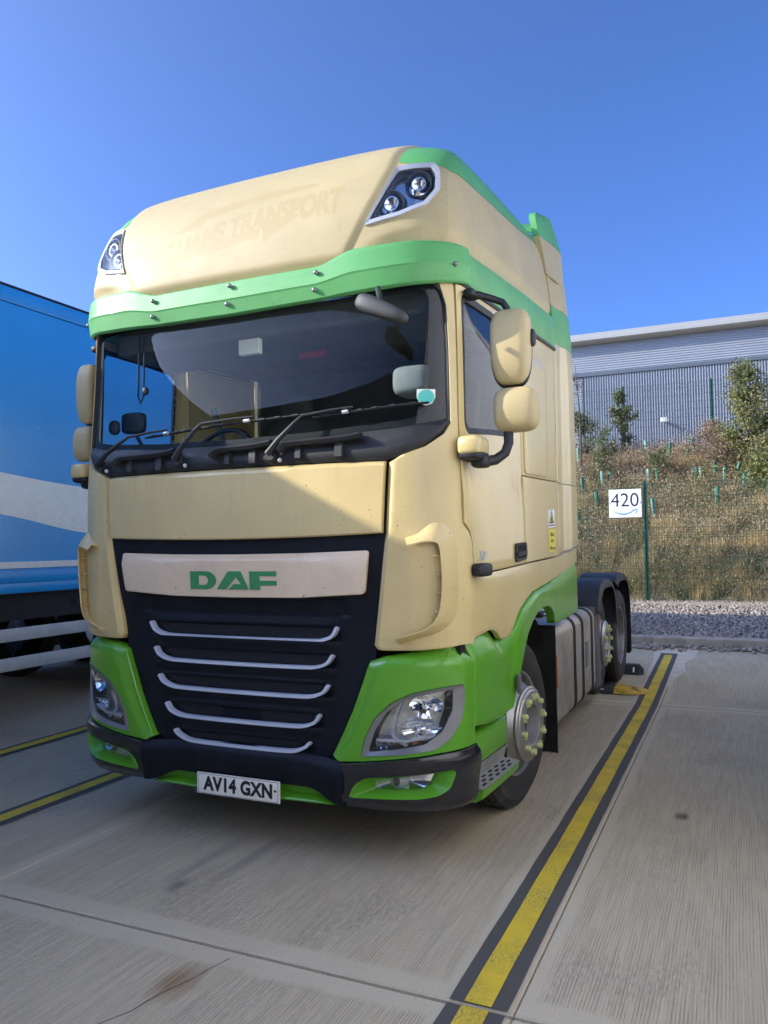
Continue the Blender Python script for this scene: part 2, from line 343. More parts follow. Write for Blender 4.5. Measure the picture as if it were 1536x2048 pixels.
def subdiv_mesh(V,F,maxlen):
    bm=bmesh.new(); vs=[bm.verts.new((p[0],p[1],0)) for p in V]
    for f in F:
        try: bm.faces.new([vs[i] for i in f])
        except ValueError: pass
    bmesh.ops.triangulate(bm,faces=bm.faces[:])
    for _ in range(4):
        es=[e for e in bm.edges if e.calc_length()>maxlen]
        if not es: break
        bmesh.ops.subdivide_edges(bm,edges=es,cuts=1); bmesh.ops.triangulate(bm,faces=[f for f in bm.faces if len(f.verts)>3])
    bm.verts.index_update(); bm.verts.ensure_lookup_table()
    v=np.array([x.co[:2] for x in bm.verts]); f=[tuple(q.index for q in p.verts) for p in bm.faces]; bm.free(); return v,f
PLAN=[(0,0),(.4,.004),(.7,.016),(.88,.036),(1.0,.066),(1.08,.105),(1.14,.15),(1.18,.2),(1.2,.26),(1.21,.36),(1.225,.6),(1.25,1.2),(1.268,1.8),(1.28,2.4),(1.285,2.95)]
def _cr(P,n=24):
    P=[np.array(p,float) for p in P]
    P=[np.array([-P[1][0],P[1][1]])]+P+[2*P[-1]-P[-2]]
    out=[]
    for i in range(1,len(P)-2):
        p0,p1,p2,p3=P[i-1:i+3]
        t0=0.;t1=t0+np.linalg.norm(p1-p0)**.5;t2=t1+np.linalg.norm(p2-p1)**.5;t3=t2+np.linalg.norm(p3-p2)**.5
        for k in range(n):
            t=t1+(t2-t1)*k/n
            A1=(t1-t)/(t1-t0)*p0+(t-t0)/(t1-t0)*p1;A2=(t2-t)/(t2-t1)*p1+(t-t1)/(t2-t1)*p2;A3=(t3-t)/(t3-t2)*p2+(t-t2)/(t3-t2)*p3
            B1=(t2-t)/(t2-t0)*A1+(t-t0)/(t2-t0)*A2;B2=(t3-t)/(t3-t1)*A2+(t-t1)/(t3-t1)*A3
            out.append((t2-t)/(t2-t1)*B1+(t-t1)/(t2-t1)*B2)
    out.append(P[-2]); return np.array(out)
PC=_cr(PLAN); AL=np.concatenate([[0],np.cumsum(np.linalg.norm(np.diff(PC,axis=0),axis=1))])
# height, front depth, width factor
LEV=np.array([(0,.16,1),(.3,.15,1),(.5,.135,1),(1.1,.13,1),(1.3,.12,1),(1.65,.10,1),(2.0,.105,1),(2.15,.12,1),(2.9,.17,1),(3.02,.15,1.0),(3.08,.125,1.0),(3.2,.132,.995),(3.35,.17,.985),(3.5,.235,.973),(3.6,.30,.957),(3.68,.375,.932),(3.76,.50,.895),(3.84,.68,.84),(3.9,.88,.77),(3.95,1.15,.67),(3.98,1.5,.55),(4.0,2.0,.35),(4.005,2.6,.1)])
def _sm(xs,ys,x):
    # smooth (pchip-like) interpolation: catmull with non uniform knots
    x=min(max(x,xs[0]),xs[-1]); i=int(min(max(np.searchsorted(xs,x)-1,0),len(xs)-2))
    h=xs[i+1]-xs[i]; d=(ys[i+1]-ys[i])/h
    def sl(j):
        if j<=0 or j>=len(xs)-1:
            j=min(max(j,0),len(xs)-1); k=0 if j==0 else len(xs)-2
            return (ys[k+1]-ys[k])/(xs[k+1]-xs[k])
        a=(ys[j]-ys[j-1])/(xs[j]-xs[j-1]); b=(ys[j+1]-ys[j])/(xs[j+1]-xs[j])
        return 0. if a*b<=0 else 2*a*b/(a+b)
    m0,m1=sl(i),sl(i+1); t=(x-xs[i])/h
    return (2*t**3-3*t*t+1)*ys[i]+(t**3-2*t*t+t)*h*m0+(-2*t**3+3*t*t)*ys[i+1]+(t**3-t*t)*h*m1
_LC={}
def lev(z):
    k=round(z,4)
    if k not in _LC: _LC[k]=(_sm(LEV[:,0],LEV[:,1],z),_sm(LEV[:,0],LEV[:,2],z))
    return _LC[k]
def S0(a,z):
    s=1. if a>=0 else -1.; b=abs(a)
    x=float(np.interp(b,AL,PC[:,0])); y=float(np.interp(b,AL,PC[:,1])); yf,kx=lev(z)
    # roof sides climb gently towards the back
    rise=max(0.,min(1.,(z-3.0)/.5))*max(0.,y-.3)*.035*max(0.,min(1.,(4.02-z)/.25))
    return np.array([s*x*kx, yf+y*(2.95-yf)/2.95, z+rise])
def SN(a,z):
    e=.004
    da=S0(a+e,z)-S0(a-e,z); dz=S0(a,z+e)-S0(a,z-e)
    n=np.cross(da,dz); return n/(np.linalg.norm(n)+1e-12)
def S(a,z,off=0.):
    p=S0(a,z)
    return p if off==0 else p+off*SN(a,z)
# ---------------------------------------------------------------- cab surface: plan curve swept over height
def lin(tab,x):
    xs=[p[0] for p in tab]; ys=[p[1] for p in tab]; return float(np.interp(x,xs,ys))
def sstep(e0,e1,x):
    t=min(1,max(0,(x-e0)/(e1-e0))); return t*t*(3-2*t)
def grid(name,P,us,vs,m,parent,thick=.03,bev=.006,smooth=35,sgn=1,edge=True,S=S):
    """P(u,v)->(a,z,off) on the cab surface; closed towards the inside by a skirt"""
    V=[];F=[]; nu,nv=len(us),len(vs)
    for j,v in enumerate(vs):
        for i,u in enumerate(us):
            a,z,off=P(u,v); 
            if edge and (i in (0,nu-1) or j in (0,nv-1)): off-=bev
            V.append(S(sgn*a,z,off))
    for j in range(nv-1):
        for i in range(nu-1):
            q=(j*nu+i,j*nu+i+1,(j+1)*nu+i+1,(j+1)*nu+i); F.append(q if sgn>0 else q[::-1])
    if thick>0:
        B=[i for i in range(nu)]+[j*nu+nu-1 for j in range(1,nv)]+[(nv-1)*nu+i for i in range(nu-2,-1,-1)]+[j*nu for j in range(nv-2,0,-1)]
        n0=len(V)
        for b in B:
            j,i=divmod(b,nu); a,z,off=P(us[i],vs[j]); V.append(S(sgn*a,z,off-bev-thick))
        for k in range(len(B)):
            k2=(k+1)%len(B); q=(B[k],n0+k,n0+k2,B[k2]); F.append(q if sgn>0 else q[::-1])
    return ob(name,mkmesh(name,V,F,smooth),m,parent)
def spaced(a,b,n,e=0.0):
    """n intervals; optional narrow first and last interval of width e for a rounded edge"""
    if e<=0 or abs(b-a)<3*e: return list(np.linspace(a,b,n+1))
    s=1 if b>a else -1
    return [a]+list(np.linspace(a+s*e,b-s*e,n-1))+[b]
def polyray(loop,c,ang):
    dx,dy=math.cos(ang),math.sin(ang); best=None; n=len(loop)
    for i in range(n):
        x1,y1=loop[i][0]-c[0],loop[i][1]-c[1]; x2,y2=loop[(i+1)%n][0]-c[0],loop[(i+1)%n][1]-c[1]
        ex,ey=x2-x1,y2-y1; den=dx*ey-dy*ex
        if abs(den)<1e-12: continue
        t=(x1*ey-y1*ex)/den; s=(x1*dy-y1*dx)/den
        if t>0 and -1e-6<=s<=1+1e-6 and (best is None or t>best): best=t
    return (c[0]+best*dx,c[1]+best*dy)
def angles(loops,c,n=48):
    A=[2*math.pi*k/n for k in range(n)]
    for l in loops: A+=[math.atan2(p[1]-c[1],p[0]-c[0])%(2*math.pi) for p in l]
    A=sorted(A); out=[A[0]]
    for x in A[1:]:
        if x-out[-1]>1e-3: out.append(x)
    return out
def rnd(loop,r,n=4):
    """round the corners of a 2d loop"""
    out=[]; N=len(loop)
    for i in range(N):
        p=np.array(loop[i],float); a=np.array(loop[i-1],float)-p; b=np.array(loop[(i+1)%N],float)-p
        la,lb=np.linalg.norm(a),np.linalg.norm(b); k=min(r,la*.45,lb*.45); A=p+a/la*k; B=p+b/lb*k
        for j in range(n+1):
            t=j/n; out.append(tuple((1-t)**2*A+2*t*(1-t)*p+t*t*B))
    return out
def ring(name,outer,inner,c,m,parent,off=0.,off_in=None,rings=5,t_out=.03,t_in=.03,sgn=1,bev=.005,smooth=35,n=48,offf=None,surf=None):
    """band of surface between two closed loops (both star-shaped about c)"""
    surf=surf or S
    A=angles([outer,inner],c,n); O=[polyray(outer,c,a) for a in A]; I=[polyray(inner,c,a) for a in A]; off_in=off if off_in is None else off_in
    ts=[0,.03]+list(np.linspace(.03,.97,rings+1))[1:-1]+[.97,1]; K=len(A); V=[];F=[]
    def at(k,t,ex=0.):
        p=((1-t)*O[k][0]+t*I[k][0],(1-t)*O[k][1]+t*I[k][1]); f=(1-t)*off+t*off_in
        if offf: f+=offf(*p)
        return surf(sgn*p[0],p[1],f+ex)
    rows=[]
    if t_out>0: rows.append([at(k,0,-t_out) for k in range(K)])
    for t in ts: rows.append([at(k,t,-bev if t in (0,1) else 0) for k in range(K)])
    if t_in>0: rows.append([at(k,1,-t_in) for k in range(K)])
    for r_ in rows: V+=r_
    for j in range(len(rows)-1):
        for k in range(K):
            q=(j*K+k,j*K+(k+1)%K,(j+1)*K+(k+1)%K,(j+1)*K+k); F.append(q if sgn>0 else q[::-1])
    return ob(name,mkmesh(name,V,F,smooth),m,parent)
def disc(name,loop,c,m,parent,off=0.,rings=4,t_out=.02,sgn=1,bev=.004,smooth=35,n=36,offf=None,surf=None,bulge=0.):
    surf=surf or S
    A=angles([loop],c,n); O=[polyray(loop,c,a) for a in A]; K=len(A); rows=[]
    def at(k,t,ex=0.):
        p=(c[0]+t*(O[k][0]-c[0]),c[1]+t*(O[k][1]-c[1])); return surf(sgn*p[0],p[1],off+ex+bulge*(1-t*t)+(offf(*p) if offf else 0))
    if t_out>0: rows.append([at(k,1,-t_out) for k in range(K)])
    rows.append([at(k,1,-bev) for k in range(K)])
    for t in [.97]+list(np.linspace(.97,0,rings+1))[1:-1]: rows.append([at(k,t) for k in range(K)])
    V=[p for r_ in rows for p in r_]; F=[]
    for j in range(len(rows)-1):
        for k in range(K):
            q=(j*K+k,j*K+(k+1)%K,(j+1)*K+(k+1)%K,(j+1)*K+k); F.append(q if sgn>0 else q[::-1])
    V.append(surf(sgn*c[0],c[1],off+bulge+(offf(*c) if offf else 0))); j=len(rows)-1
    for k in range(K):
        q=(j*K+k,j*K+(k+1)%K,len(V)-1); F.append(q if sgn>0 else q[::-1])
    return ob(name,mkmesh(name,V,F,smooth),m,parent)
def surf_text(name,V2,F,m,parent,off,thick=.0,sgn=1):
    V=[S(sgn*p[0],p[1],off) for p in V2]; FF=[tuple(f) for f in F]
    if thick>0:
        n=len(V); V=V+[S(sgn*p[0],p[1],off-thick) for p in V2]; cnt={}
        for f in F:
            for i in range(len(f)):
                e=(f[i],f[(i+1)%len(f)]); cnt[tuple(sorted(e))]=cnt.get(tuple(sorted(e)),[])+[e]
        for k,v in cnt.items():
            if len(v)==1: a,b=v[0]; FF.append((a,n+a,n+b,b))
    me=mkmesh(name,V,FF,None)
    if thick<=0 and len(me.vertices)==len(V2):
        me.shade_smooth(); me.normals_split_custom_set_from_vertices([tuple(SN(sgn*p[0],p[1])) for p in V2])
    return ob(name,me,m,parent)
def strip(mb,path,sec,sgn=1,taper=None):
    """sweep a section of (shift across, offset out) along a path of (a,z); shift is to the left of travel"""
    n=len(path); m=len(sec); V=[];F=[]
    for i,p in enumerate(path):
        q0=path[max(0,i-1)]; q1=path[min(n-1,i+1)]; d=np.array(q1)-np.array(q0); d=d/np.linalg.norm(d); l=np.array([-d[1],d[0]])
        for (s_,o_) in sec:
            if taper: s_=s_*taper(i/(n-1)) if s_>.02 else s_
            r_=np.array(p)+l*s_; V.append(S(sgn*r_[0],r_[1],o_))
    for i in range(n-1):
        for k in range(m-1):
            q=(i*m+k,(i+1)*m+k,(i+1)*m+k+1,i*m+k+1); F.append(q if sgn<0 else q[::-1])
    F.append(tuple(range(m))); F.append(tuple((n-1)*m+k for k in range(m)))
    mb.add(V,F)
def smoothpath(P,n=8):
    P=[np.array(p,float) for p in P]; Q=[2*P[0]-P[1]]+P+[2*P[-1]-P[-2]]; out=[]
    for i in range(1,len(Q)-2):
        for k in range(n):
            t=k/n; out.append(tuple(.5*((2*Q[i])+(-Q[i-1]+Q[i+1])*t+(2*Q[i-1]-5*Q[i]+4*Q[i+1]-Q[i+2])*t*t+(-Q[i-1]+3*Q[i]-3*Q[i+1]+Q[i+2])*t**3)))
    out.append(tuple(P[-1])); return out
def SV(a,z,off=0.):
    # upright surface of the sun visor: plan curve only
    s=1. if a>=0 else -1.; b=abs(a); e=.004
    x=float(np.interp(b,AL,PC[:,0])); y=float(np.interp(b,AL,PC[:,1])); x2=float(np.interp(b+e,AL,PC[:,0])); y2=float(np.interp(b+e,AL,PC[:,1])); x1=float(np.interp(max(0,b-e),AL,PC[:,0])); y1=float(np.interp(max(0,b-e),AL,PC[:,1]))
    tx,ty=x2-x1,y2-y1; l=math.hypot(tx,ty); return np.array([s*(x+off*ty/l),.165+y*.944-off*tx/l,z])
# ================================================================ TRACTOR UNIT
TR=empty('tractor_unit'); tag(TR,'cream and green tractor unit with dark grille, parked between yellow lines','truck')
SG=(1,-1)
# ---- bonnet flap under the windscreen
def Pflap(u,v):
    zb=1.652-.018*(1-(u)**2); zt=2.008+.004*(1-u*u); z=zb+(zt-zb)*v
    a=u*(.862+.018*v); ch=-.02*sstep(.93,1,v); return a,z,.012+ch
flap=grid('bonnet_flap',Pflap,spaced(-1,1,34,.006),[0,.02]+list(np.linspace(.1,.9,8))+[.93,.96,.98,1],'cream_front',TR,.03,.008)
# ---- front corner panels, A-pillars, air scoops
for s in SG:
    AI=[(1.078,.815),(1.1,.797),(1.374,.837),(1.654,.877),(2.004,.897),(2.03,.96),(2.071,1.078),(2.135,1.168),(2.19,1.203),(2.3,1.199),(2.56,1.189),(2.79,1.173),(2.86,1.15),(2.95,1.12)]
    AO=[(1.078,1.33),(1.1,1.335),(1.374,1.373),(1.60,1.355),(1.655,1.335),(1.70,1.284),(1.98,1.269),(2.2,1.246),(2.56,1.232),(2.95,1.214)]
    def Pc(u,v):
        a=lin(AI,v)+(lin(AO,v)-lin(AI,v))*u
        z=v if v>1.09 else v+.03*u*u
        wd=lin(AO,v)-lin(AI,v); ch=-.022*(1-sstep(0,.03,u*wd)) if v<2.02 else 0
        fl=.016*sstep(1.24,1.31,a)*(1-sstep(1.6,1.70,v))
        bulge=.012*sstep(.93,1.0,a)*(1-sstep(1.16,1.25,a))*(1-sstep(1.55,1.68,v)) if v<1.7 else 0
        return a,z,.010+ch+fl+bulge
    us=[0,.02,.05,.08]+list(np.linspace(.12,1,18)); vs=[1.078,1.084,1.1]+list(np.linspace(1.13,1.98,30))+[2.0,2.015,2.03,2.05,2.071,2.1,2.135,2.16,2.19,2.24,2.3,2.4,2.56,2.7,2.79,2.86,2.95]
    cp=grid('corner_panel',Pc,us,vs,'cream_front',TR,.04,.004,sgn=s)
    mb=MB(); path=smoothpath([(.985,1.604),(1.06,1.622),(1.118,1.618),(1.141,1.58),(1.148,1.45),(1.139,1.32),(1.118,1.24),(1.07,1.186),(1.0,1.157),(.925,1.134)],6)
    strip(mb,path,[(.085,.014),(.055,.034),(.022,.056),(-.010,.072),(-.017,.072),(-.017,.067),(.010,.050),(.026,.012)],sgn=s,taper=lambda t:.30+.70*sstep(.06,.22,t)*(1-sstep(.60,.86,t)))
    mb.o('air_scoop_lip','cream_front',cp,28)
    for k,z in enumerate((1.27,1.36,1.45,1.54)):
        mb=MB(); strip(mb,[(1.118-.008*abs(k-1.5),z),(1.165-.006*abs(k-1.5),z)],[(.003,.012),(.003,.050),(-.003,.050),(-.003,.012)],sgn=s); mb.o('scoop_louvre','cream_front',cp,30)
# ---- grille
BARS=[(.592,1.180,1.108),(.563,1.040,.972),(.536,.887,.823),(.486,.736,.669),(.427,.591,.538)]
def goff(a,z):
    o=lin([(.5,-.045),(1.2,-.04),(1.33,-.028),(1.66,-.02)],z)
    for (t,zt,zb) in BARS:
        w_=1-sstep(t-.06,t+.03,abs(a))
        o+=w_*(.030*(sstep(zb-.06,zb-.012,z)-sstep(zb+.0,zb+.006,z)) -.028*(sstep(zb+.004,zb+.010,z)-sstep(zt-.012,zt+.004,z)) +.012*(sstep(zt-.004,zt+.012,z)-sstep(zt+.012,zt+.05,z)))
    w_=1-sstep(.60,.68,abs(a)); o+= w_*(-.018*(sstep(1.225,1.24,z)-sstep(1.315,1.33,z)))
    return o
GE=[(.47,.40),(.5,.47),(.53,.53),(.56,.572),(.653,.637),(.779,.697),(.92,.75),(1.02,.79),(1.09,.80),(1.374,.842),(1.654,.88)]
def Pg(u,v):
    a=u*lin(GE,v); return a,v,goff(a,v)
zs=sorted(set([round(x,4) for x in list(np.linspace(.47,1.655,60))]+[round(zb+d,4) for (_,zt,zb) in BARS for d in (-.06,-.012,0,.005,.01)]+[round(zt+d,4) for (_,zt,zb) in BARS for d in (-.012,.004,.015,.05)]+[1.225,1.24,1.315,1.33]))
gr=grid('grille_panel',Pg,list(np.linspace(-1,1,61)),zs,'navy',TR,.03,0,25)
hexs=MB(); 
for bi,(t,zt,zb) in enumerate(BARS):
    path=smoothpath([(-t,zt),(-t+.03,zb+.028),(-t+.09,zb+.006),(-t+.18,zb),(0,zb-.002),(t-.18,zb),(t-.09,zb+.006),(t-.03,zb+.028),(t,zt)],7)
    mb=MB(); strip(mb,path,[(-.0088,-.045),(-.0083,-.014),(-.0070,-.0115),(.0070,-.0115),(.0083,-.014),(.0088,-.045)]); mb.o('chrome_strip','chrome',gr,25)
    # honeycomb mesh behind each opening
    hw,hh=.0125,.0075; rows=int((zt-zb)/(hh*1.55))+1
    for rj in range(rows):
        z=zb+.012+rj*hh*1.55
        amax=t-.035-.06*max(0,1-(z-zb)/.05)
        n=int(amax/(hw*2)); 
        for q in range(-n,n+1):
            a=q*hw*2+(hw if rj%2 else 0)
            if z>zt-.004 or abs(a)>amax: continue
            if bi==3 and -.13<a<.12: continue
            pts=[(a+hw*dx,z+hh*dz) for dx,dz in ((-.55,-.72),(.55,-.72),(1,0),(.55,.72),(-.55,.72),(-1,0))]
            inn=[(a+(p[0]-a)*.72,z+(p[1]-z)*.66) for p in pts]
            o_=goff(0,z)+.010; V=[S(p[0],p[1],o_) for p in pts]+[S(p[0],p[1],o_) for p in inn]
            hexs.add(V,[(k,(k+1)%6,6+(k+1)%6,6+k) for k in range(6)])
hx=hexs.o('honeycomb_mesh','mesh',gr,None); hx['kind']='stuff'
bad_loop=rnd([(-.786,1.567),(-.757,1.352),(-.4,1.330),(0,1.326),(.4,1.330),(.757,1.352),(.786,1.567),(.4,1.556),(0,1.553),(-.4,1.556)],.02,3)
badge=disc('badge_panel',bad_loop,(0,1.45),'cream_badge',gr,.006,10,.03,n=90,offf=lambda a,z:-.012*sstep(1.522,1.530,z)-.02*max(0,z-1.53)/.04*.4)
# badge letters drawn as outlines
def poly_text(polys,x0,z0,w,h):
    V=[];F=[]
    for p in polys:
        n=len(V); V+=[(x0+q[0]*w,z0+q[1]*h) for q in p]; F.append(tuple(range(n,n+len(p))))
    return np.array(V),F
D=[[(0,0),(.30,0),(.30,.25),(.16,.25),(.0,.25)],[(0,.25),(.16,.25),(.115,.25),(.115,.75),(0,.75)],[(0,.75),(.115,.75),(.115,.75),(.28,.75),(.28,1),(0,1)]]
def arc(cx,cy,rx,ry,a0,a1,n=8): return [(cx+rx*math.cos(R(a0+(a1-a0)*i/n)),cy+ry*math.sin(R(a0+(a1-a0)*i/n))) for i in range(n+1)]
Dq=arc(.19,.5,.12,.5,-90,90,10); Dp=arc(.17,.5,.045,.26,-90,90,10)
LV=[];LF=[]
def addquad(ps):
    n=len(LV); LV.extend(ps); LF.append(tuple(range(n,n+len(ps))))
addquad([(0,0),(.10,0),(.10,1),(0,1)]); addquad([(.10,0),(.19,0),(.17,.24),(.10,.24)]); addquad([(.10,.76),(.17,.76),(.19,1),(.10,1)])
for i in range(10): addquad([Dp[i],Dq[i],Dq[i+1],Dp[i+1]])
addquad([(.315,0),(.425,0),(.545,.70),(.52,1),(.455,1)]); addquad([(.52,1),(.545,.70),(.60,.30),(.685,0),(.60,1)]); addquad([(.60,.30),(.515,.30),(.455,0),(.685,0)])
addquad([(.70,0),(.815,0),(.815,1),(.70,1)]); addquad([(.815,.74),(1,.74),(1,1),(.815,1)]); addquad([(.815,.24),(1,.24),(1,.49),(.815,.49)])
V2=np.array([(-.275+p[0]*.545,1.370+p[1]*.096) for p in LV])
v_,f_=subdiv_mesh(V2,LF,.06); surf_text('badge_lettering',v_,f_,'green_logo',badge,.010,.006)
# ---- bumper corners with headlights
GL=[(.771,1.020),(.856,1.047),(1.055,1.076),(1.2,1.098),(1.285,1.07),(1.345,1.02),(1.352,.80),(1.350,.600),(1.235,.598),(1.12,.588),(.921,.560),(.75,.537),(.606,.524),(.565,.546),(.621,.653),(.681,.779),(.735,.92)]
HL=rnd([(.726,.560),(.756,.662),(.811,.758),(.891,.827),(1.0,.877),(1.12,.897),(1.248,.910),(1.253,.828),(1.228,.734),(1.17,.655),(1.095,.605),(.921,.578)],.02,3)
LL=rnd([(.764,.584),(.80,.690),(.86,.777),(.95,.842),(1.06,.872),(1.186,.888),(1.182,.787),(1.13,.689),(1.045,.630),(.91,.603)],.015,3)
FL=rnd([(.656,.358),(.691,.424),(.751,.459),(.95,.482),(1.172,.510),(1.19,.494),(1.156,.418),(1.10,.388),(1.01,.374)],.02,3)
FI=rnd([(.772,.388),(.79,.432),(.845,.464),(1.1,.487),(1.072,.43),(1.03,.400)],.015,3)
bum=empty('bumper',parent=TR)
for s in SG:
    hc=(1.0,.73)
    ring('green_corner',GL,HL,hc,'green',bum,.014,.014,9,.05,.05,s,.006,offf=lambda a,z:-.045*sstep(1.015,1.075,z+.02*sstep(.9,.75,a)) -.016*(1-sstep(0,.05,a-lin(GE,z)-.012)) if z<1.2 else 0,n=72)
    hd=empty('headlight',parent=TR)
    ring('bezel',HL,LL,hc,'silver',hd,.020,.012,3,.04,.05,s,.004,n=60)
    LL2=[(hc[0]+(p[0]-hc[0])*.97,hc[1]+(p[1]-hc[1])*.97) for p in LL]
    ring('housing',LL,LL2,hc,'black',hd,.004,-.075,3,0,0,s,0,n=40)
    disc('housing_floor',LL2,hc,'lampfloor',hd,-.075,4,0,s,0,n=40)
    mb=MB()
    def bowl(ca,cz,ra,rz,depth,fac=0):
        V=[];F=[];N=28;K=7
        for j in range(K+1):
            t=1-j/K
            for k in range(N):
                q=2*math.pi*k/N; f=1+.03*((k%4)<2)*(j>0)*(j<K)
                V.append(S(s*(ca+ra*t*f*math.cos(q)),cz+rz*t*f*math.sin(q),-.012-depth*(1-t*t)))
        for j in range(K):
            for k in range(N): F.append((j*N+k,j*N+(k+1)%N,(j+1)*N+(k+1)%N,(j+1)*N+k))
        mb.add(V,F)
    bowl(1.055,.806,.085,.058,.055); bowl(1.035,.692,.105,.050,.055)
    mb.o('reflector','mirrorchrome',hd,20)
    mb=MB(); mb.lathe([(-.02,.012),(-.01,.017),(0,.018),(.01,.012)],14,'y',tuple(S(s*1.055,.806,-.04))); mb.o('bulb','mirrorchrome',hd,30); mb=MB(); mb.lathe([(-.02,.014),(-.01,.02),(0,.02),(.01,.012)],14,'y',tuple(S(s*1.035,.692,-.04))); mb.o('bulb','mirrorchrome',hd,30)
    # bright inner fin, lamp shelf, daylight strip
    mb=MB()
    strip(mb,smoothpath([(.955,.615),(.885,.66),(.89,.74),(.93,.838)],5),[(.010,-.07),(.008,-.02),(-.008,-.02),(-.010,-.07)],s); strip(mb,[(.80,.640),(.955,.640),(1.10,.665)],[(.006,-.07),(.006,-.006),(-.006,-.006),(-.006,-.07)],s)
    mb.o('lamp_fin','silver_lamp',hd,30)
    mb=MB()
    for i in range(6):
        for j in range(2):
            ca=.80+i*.030+.012*(1-j); cz=.600+j*.020+.006*i*.2; V=[S(s*(ca+dx),cz+dz,-.03) for dx,dz in ((-.012,-.008),(.012,-.008),(.012,.008),(-.012,.008))]+[S(s*ca,cz,-.05)]
            mb.add(V,[(0,1,4),(1,2,4),(2,3,4),(3,0,4)])
    mb.o('daylight_lamp','mirrorchrome',hd,None)
    disc('indicator_bulb',[(.995+.016*math.cos(k*.7),.624+.013*math.sin(k*.7)) for k in range(9)],(.995,.624),'orange',hd,-.03,2,.01,s,.002,n=10)
    disc('lens',[(hc[0]+(p[0]-hc[0])*.995,hc[1]+(p[1]-hc[1])*.995) for p in LL],hc,'lens',hd,.004,4,0,s,0,n=40,bulge=.012)
    # black lower bumper side, with fog lamp
    fc=(.93,.432)
    BL=[(.62,.300),(.62,.518),(.75,.533),(.921,.556),(1.12,.584),(1.235,.594),(1.362,.598),(1.385,.56),(1.39,.46),(1.36,.36),(1.30,.318),(1.11,.300),(.80,.294)]
    ring('black_corner',BL,FL,fc,'black_gloss',bum,.022,.022,8,.06,.03,s,.006,n=60,offf=lambda a,z:-.03*(1-sstep(.29,.35,z))+.012*sstep(.44,.52,z)-.012*sstep(.55,.60,z))
    fg=empty('fog_lamp',parent=bum)
    ring('surround',FL,FI,fc,'green',fg,.032,-.035,6,.03,.02,s,.004,n=60)
    disc('reflector',FI,(.93,.436),'mirrorchrome',fg,-.045,4,0,s,0,n=30,bulge=-.03)
    mb=MB(); mb.lathe([(-.03,.02),(0,.045),(.012,.046),(.014,.03),(.0,.01)],18,'y',tuple(S(s*.90,.435,-.05))); mb.o('lamp_cup','silver_lamp',fg,30)
    disc('lens',FI,(.93,.436),'lens',fg,-.03,3,0,s,0,n=30,bulge=.012)
# centre of the lower bumper, green lip, number plate
def Pb(u,v):
    a=u*.632; zb=.305+.062*(1-sstep(.40,.60,abs(a))); zt=.545 if abs(a)<.3 else .545-.02*sstep(.3,.6,abs(a)); z=zb+(zt-zb)*v
    return a,z,-.012+.018*sstep(.1,.5,v)-.03*sstep(.8,1,v)+.03*sstep(.45,.62,abs(a))
grid('bumper_centre',Pb,list(np.linspace(-1,1,41)),list(np.linspace(0,1,10)),'navy',bum,.06,.004)
def Pl(u,v):
    a=u*(.585-.10*(1-v)*.0); zt=.374-.066*sstep(.44,.60,abs(a)); z=.283+.01*abs(u)+(zt-.283-.01*abs(u))*v
    return a,z,-.012-.05*(sstep(.75,1,v)*0+ (1-sstep(.0,.85,1-v))*0)+(-.055*sstep(.12,.3,v)*(1-sstep(.8,.95,v)))
grid('bumper_lip',Pl,list(np.linspace(-1,1,41)),list(np.linspace(0,1,14)),'green',bum,.05,.003)
np_=empty('number_plate',parent=TR); y0=.135
mb=MB(); mb.box(-.26,.26,y0,y0+.012,.272,.384,.004); mb.o('plate','white',np_,30)
V,F=text_mesh('AV14 GXN',1,.045,0,1.04); V2=fit2d(V,.435,.077,0,.331)
ob('plate_lettering',mkmesh('plate_lettering',[(p[0],y0-.0012,p[1]) for p in V2],F),'ink',np_)
mb=MB()
for q in ((-.252,.252,.378,.3798),(-.252,.252,.2762,.278),(-.252,-.2502,.278,.378),(.2502,.252,.278,.378)): mb.box(q[0],q[1],y0-.001,y0+.002,q[2],q[3])
mb.o('plate_border','ink',np_,None)
for x in (-.17,.235): mb=MB(); mb.lathe([(-.004,.006),(0,.007),(.004,.007)],10,'y',(x,y0,.335),caps=True); mb.o('plate_screw','black',np_,30)
# ---- cowl, windscreen, wipers
GB=[(0,2.146),(.52,2.152),(.80,2.166),(.95,2.180),(1.10,2.200),(1.2,2.222)]
CB=[(0,2.018),(.5,2.016),(.885,2.010),(.93,2.022),(1.075,2.073),(1.165,2.137),(1.20,2.196)]
def Pcw(u,v):
    a=u*1.198; zb=lin(CB,abs(a)); zt=lin(GB,abs(a)); z=zb+(zt-zb)*v; return a,z,-.004+.012*sstep(.0,.25,v)-.026*sstep(.55,1,v)
cowl=grid('wiper_cowl',Pcw,list(np.linspace(-1,1,61)),list(np.linspace(0,1,9)),'black',TR,.05,.004)
for (a0,a1,zz) in ((-.80,-.36,2.098),(-.12,.26,2.103),(.31,.76,2.11)):
    mb=MB(); strip(mb,smoothpath([(a0,zz-.03),(a0+.03,zz-.004),(a0+.09,zz+.003),(a1-.1,zz+.010),(a1,zz+.022)],4),[(-.016,.0),(-.014,.05),(.002,.062),(.016,.05),(.018,.0)])
    strip(mb,[(a1-.12,zz-.005),(a1-.12,zz-.075)],[(-.025,.0),(-.02,.03),(.02,.03),(.025,.0)]); strip(mb,[(a0+.1,zz-.005),(a0+.1,zz-.07)],[(-.02,.0),(-.016,.025),(.016,.025),(.02,.0)])
    mb.o('cowl_step','black',cowl,40)
def Pws(u,v):
    a=u*1.200; zb=lin(GB,abs(a))-.004; z=zb+(2.945-zb)*v; return a,z,-.014
ws=grid('windscreen',Pws,list(np.linspace(-1,1,49)),list(np.linspace(0,1,13)),'windscreen',TR,0,0)
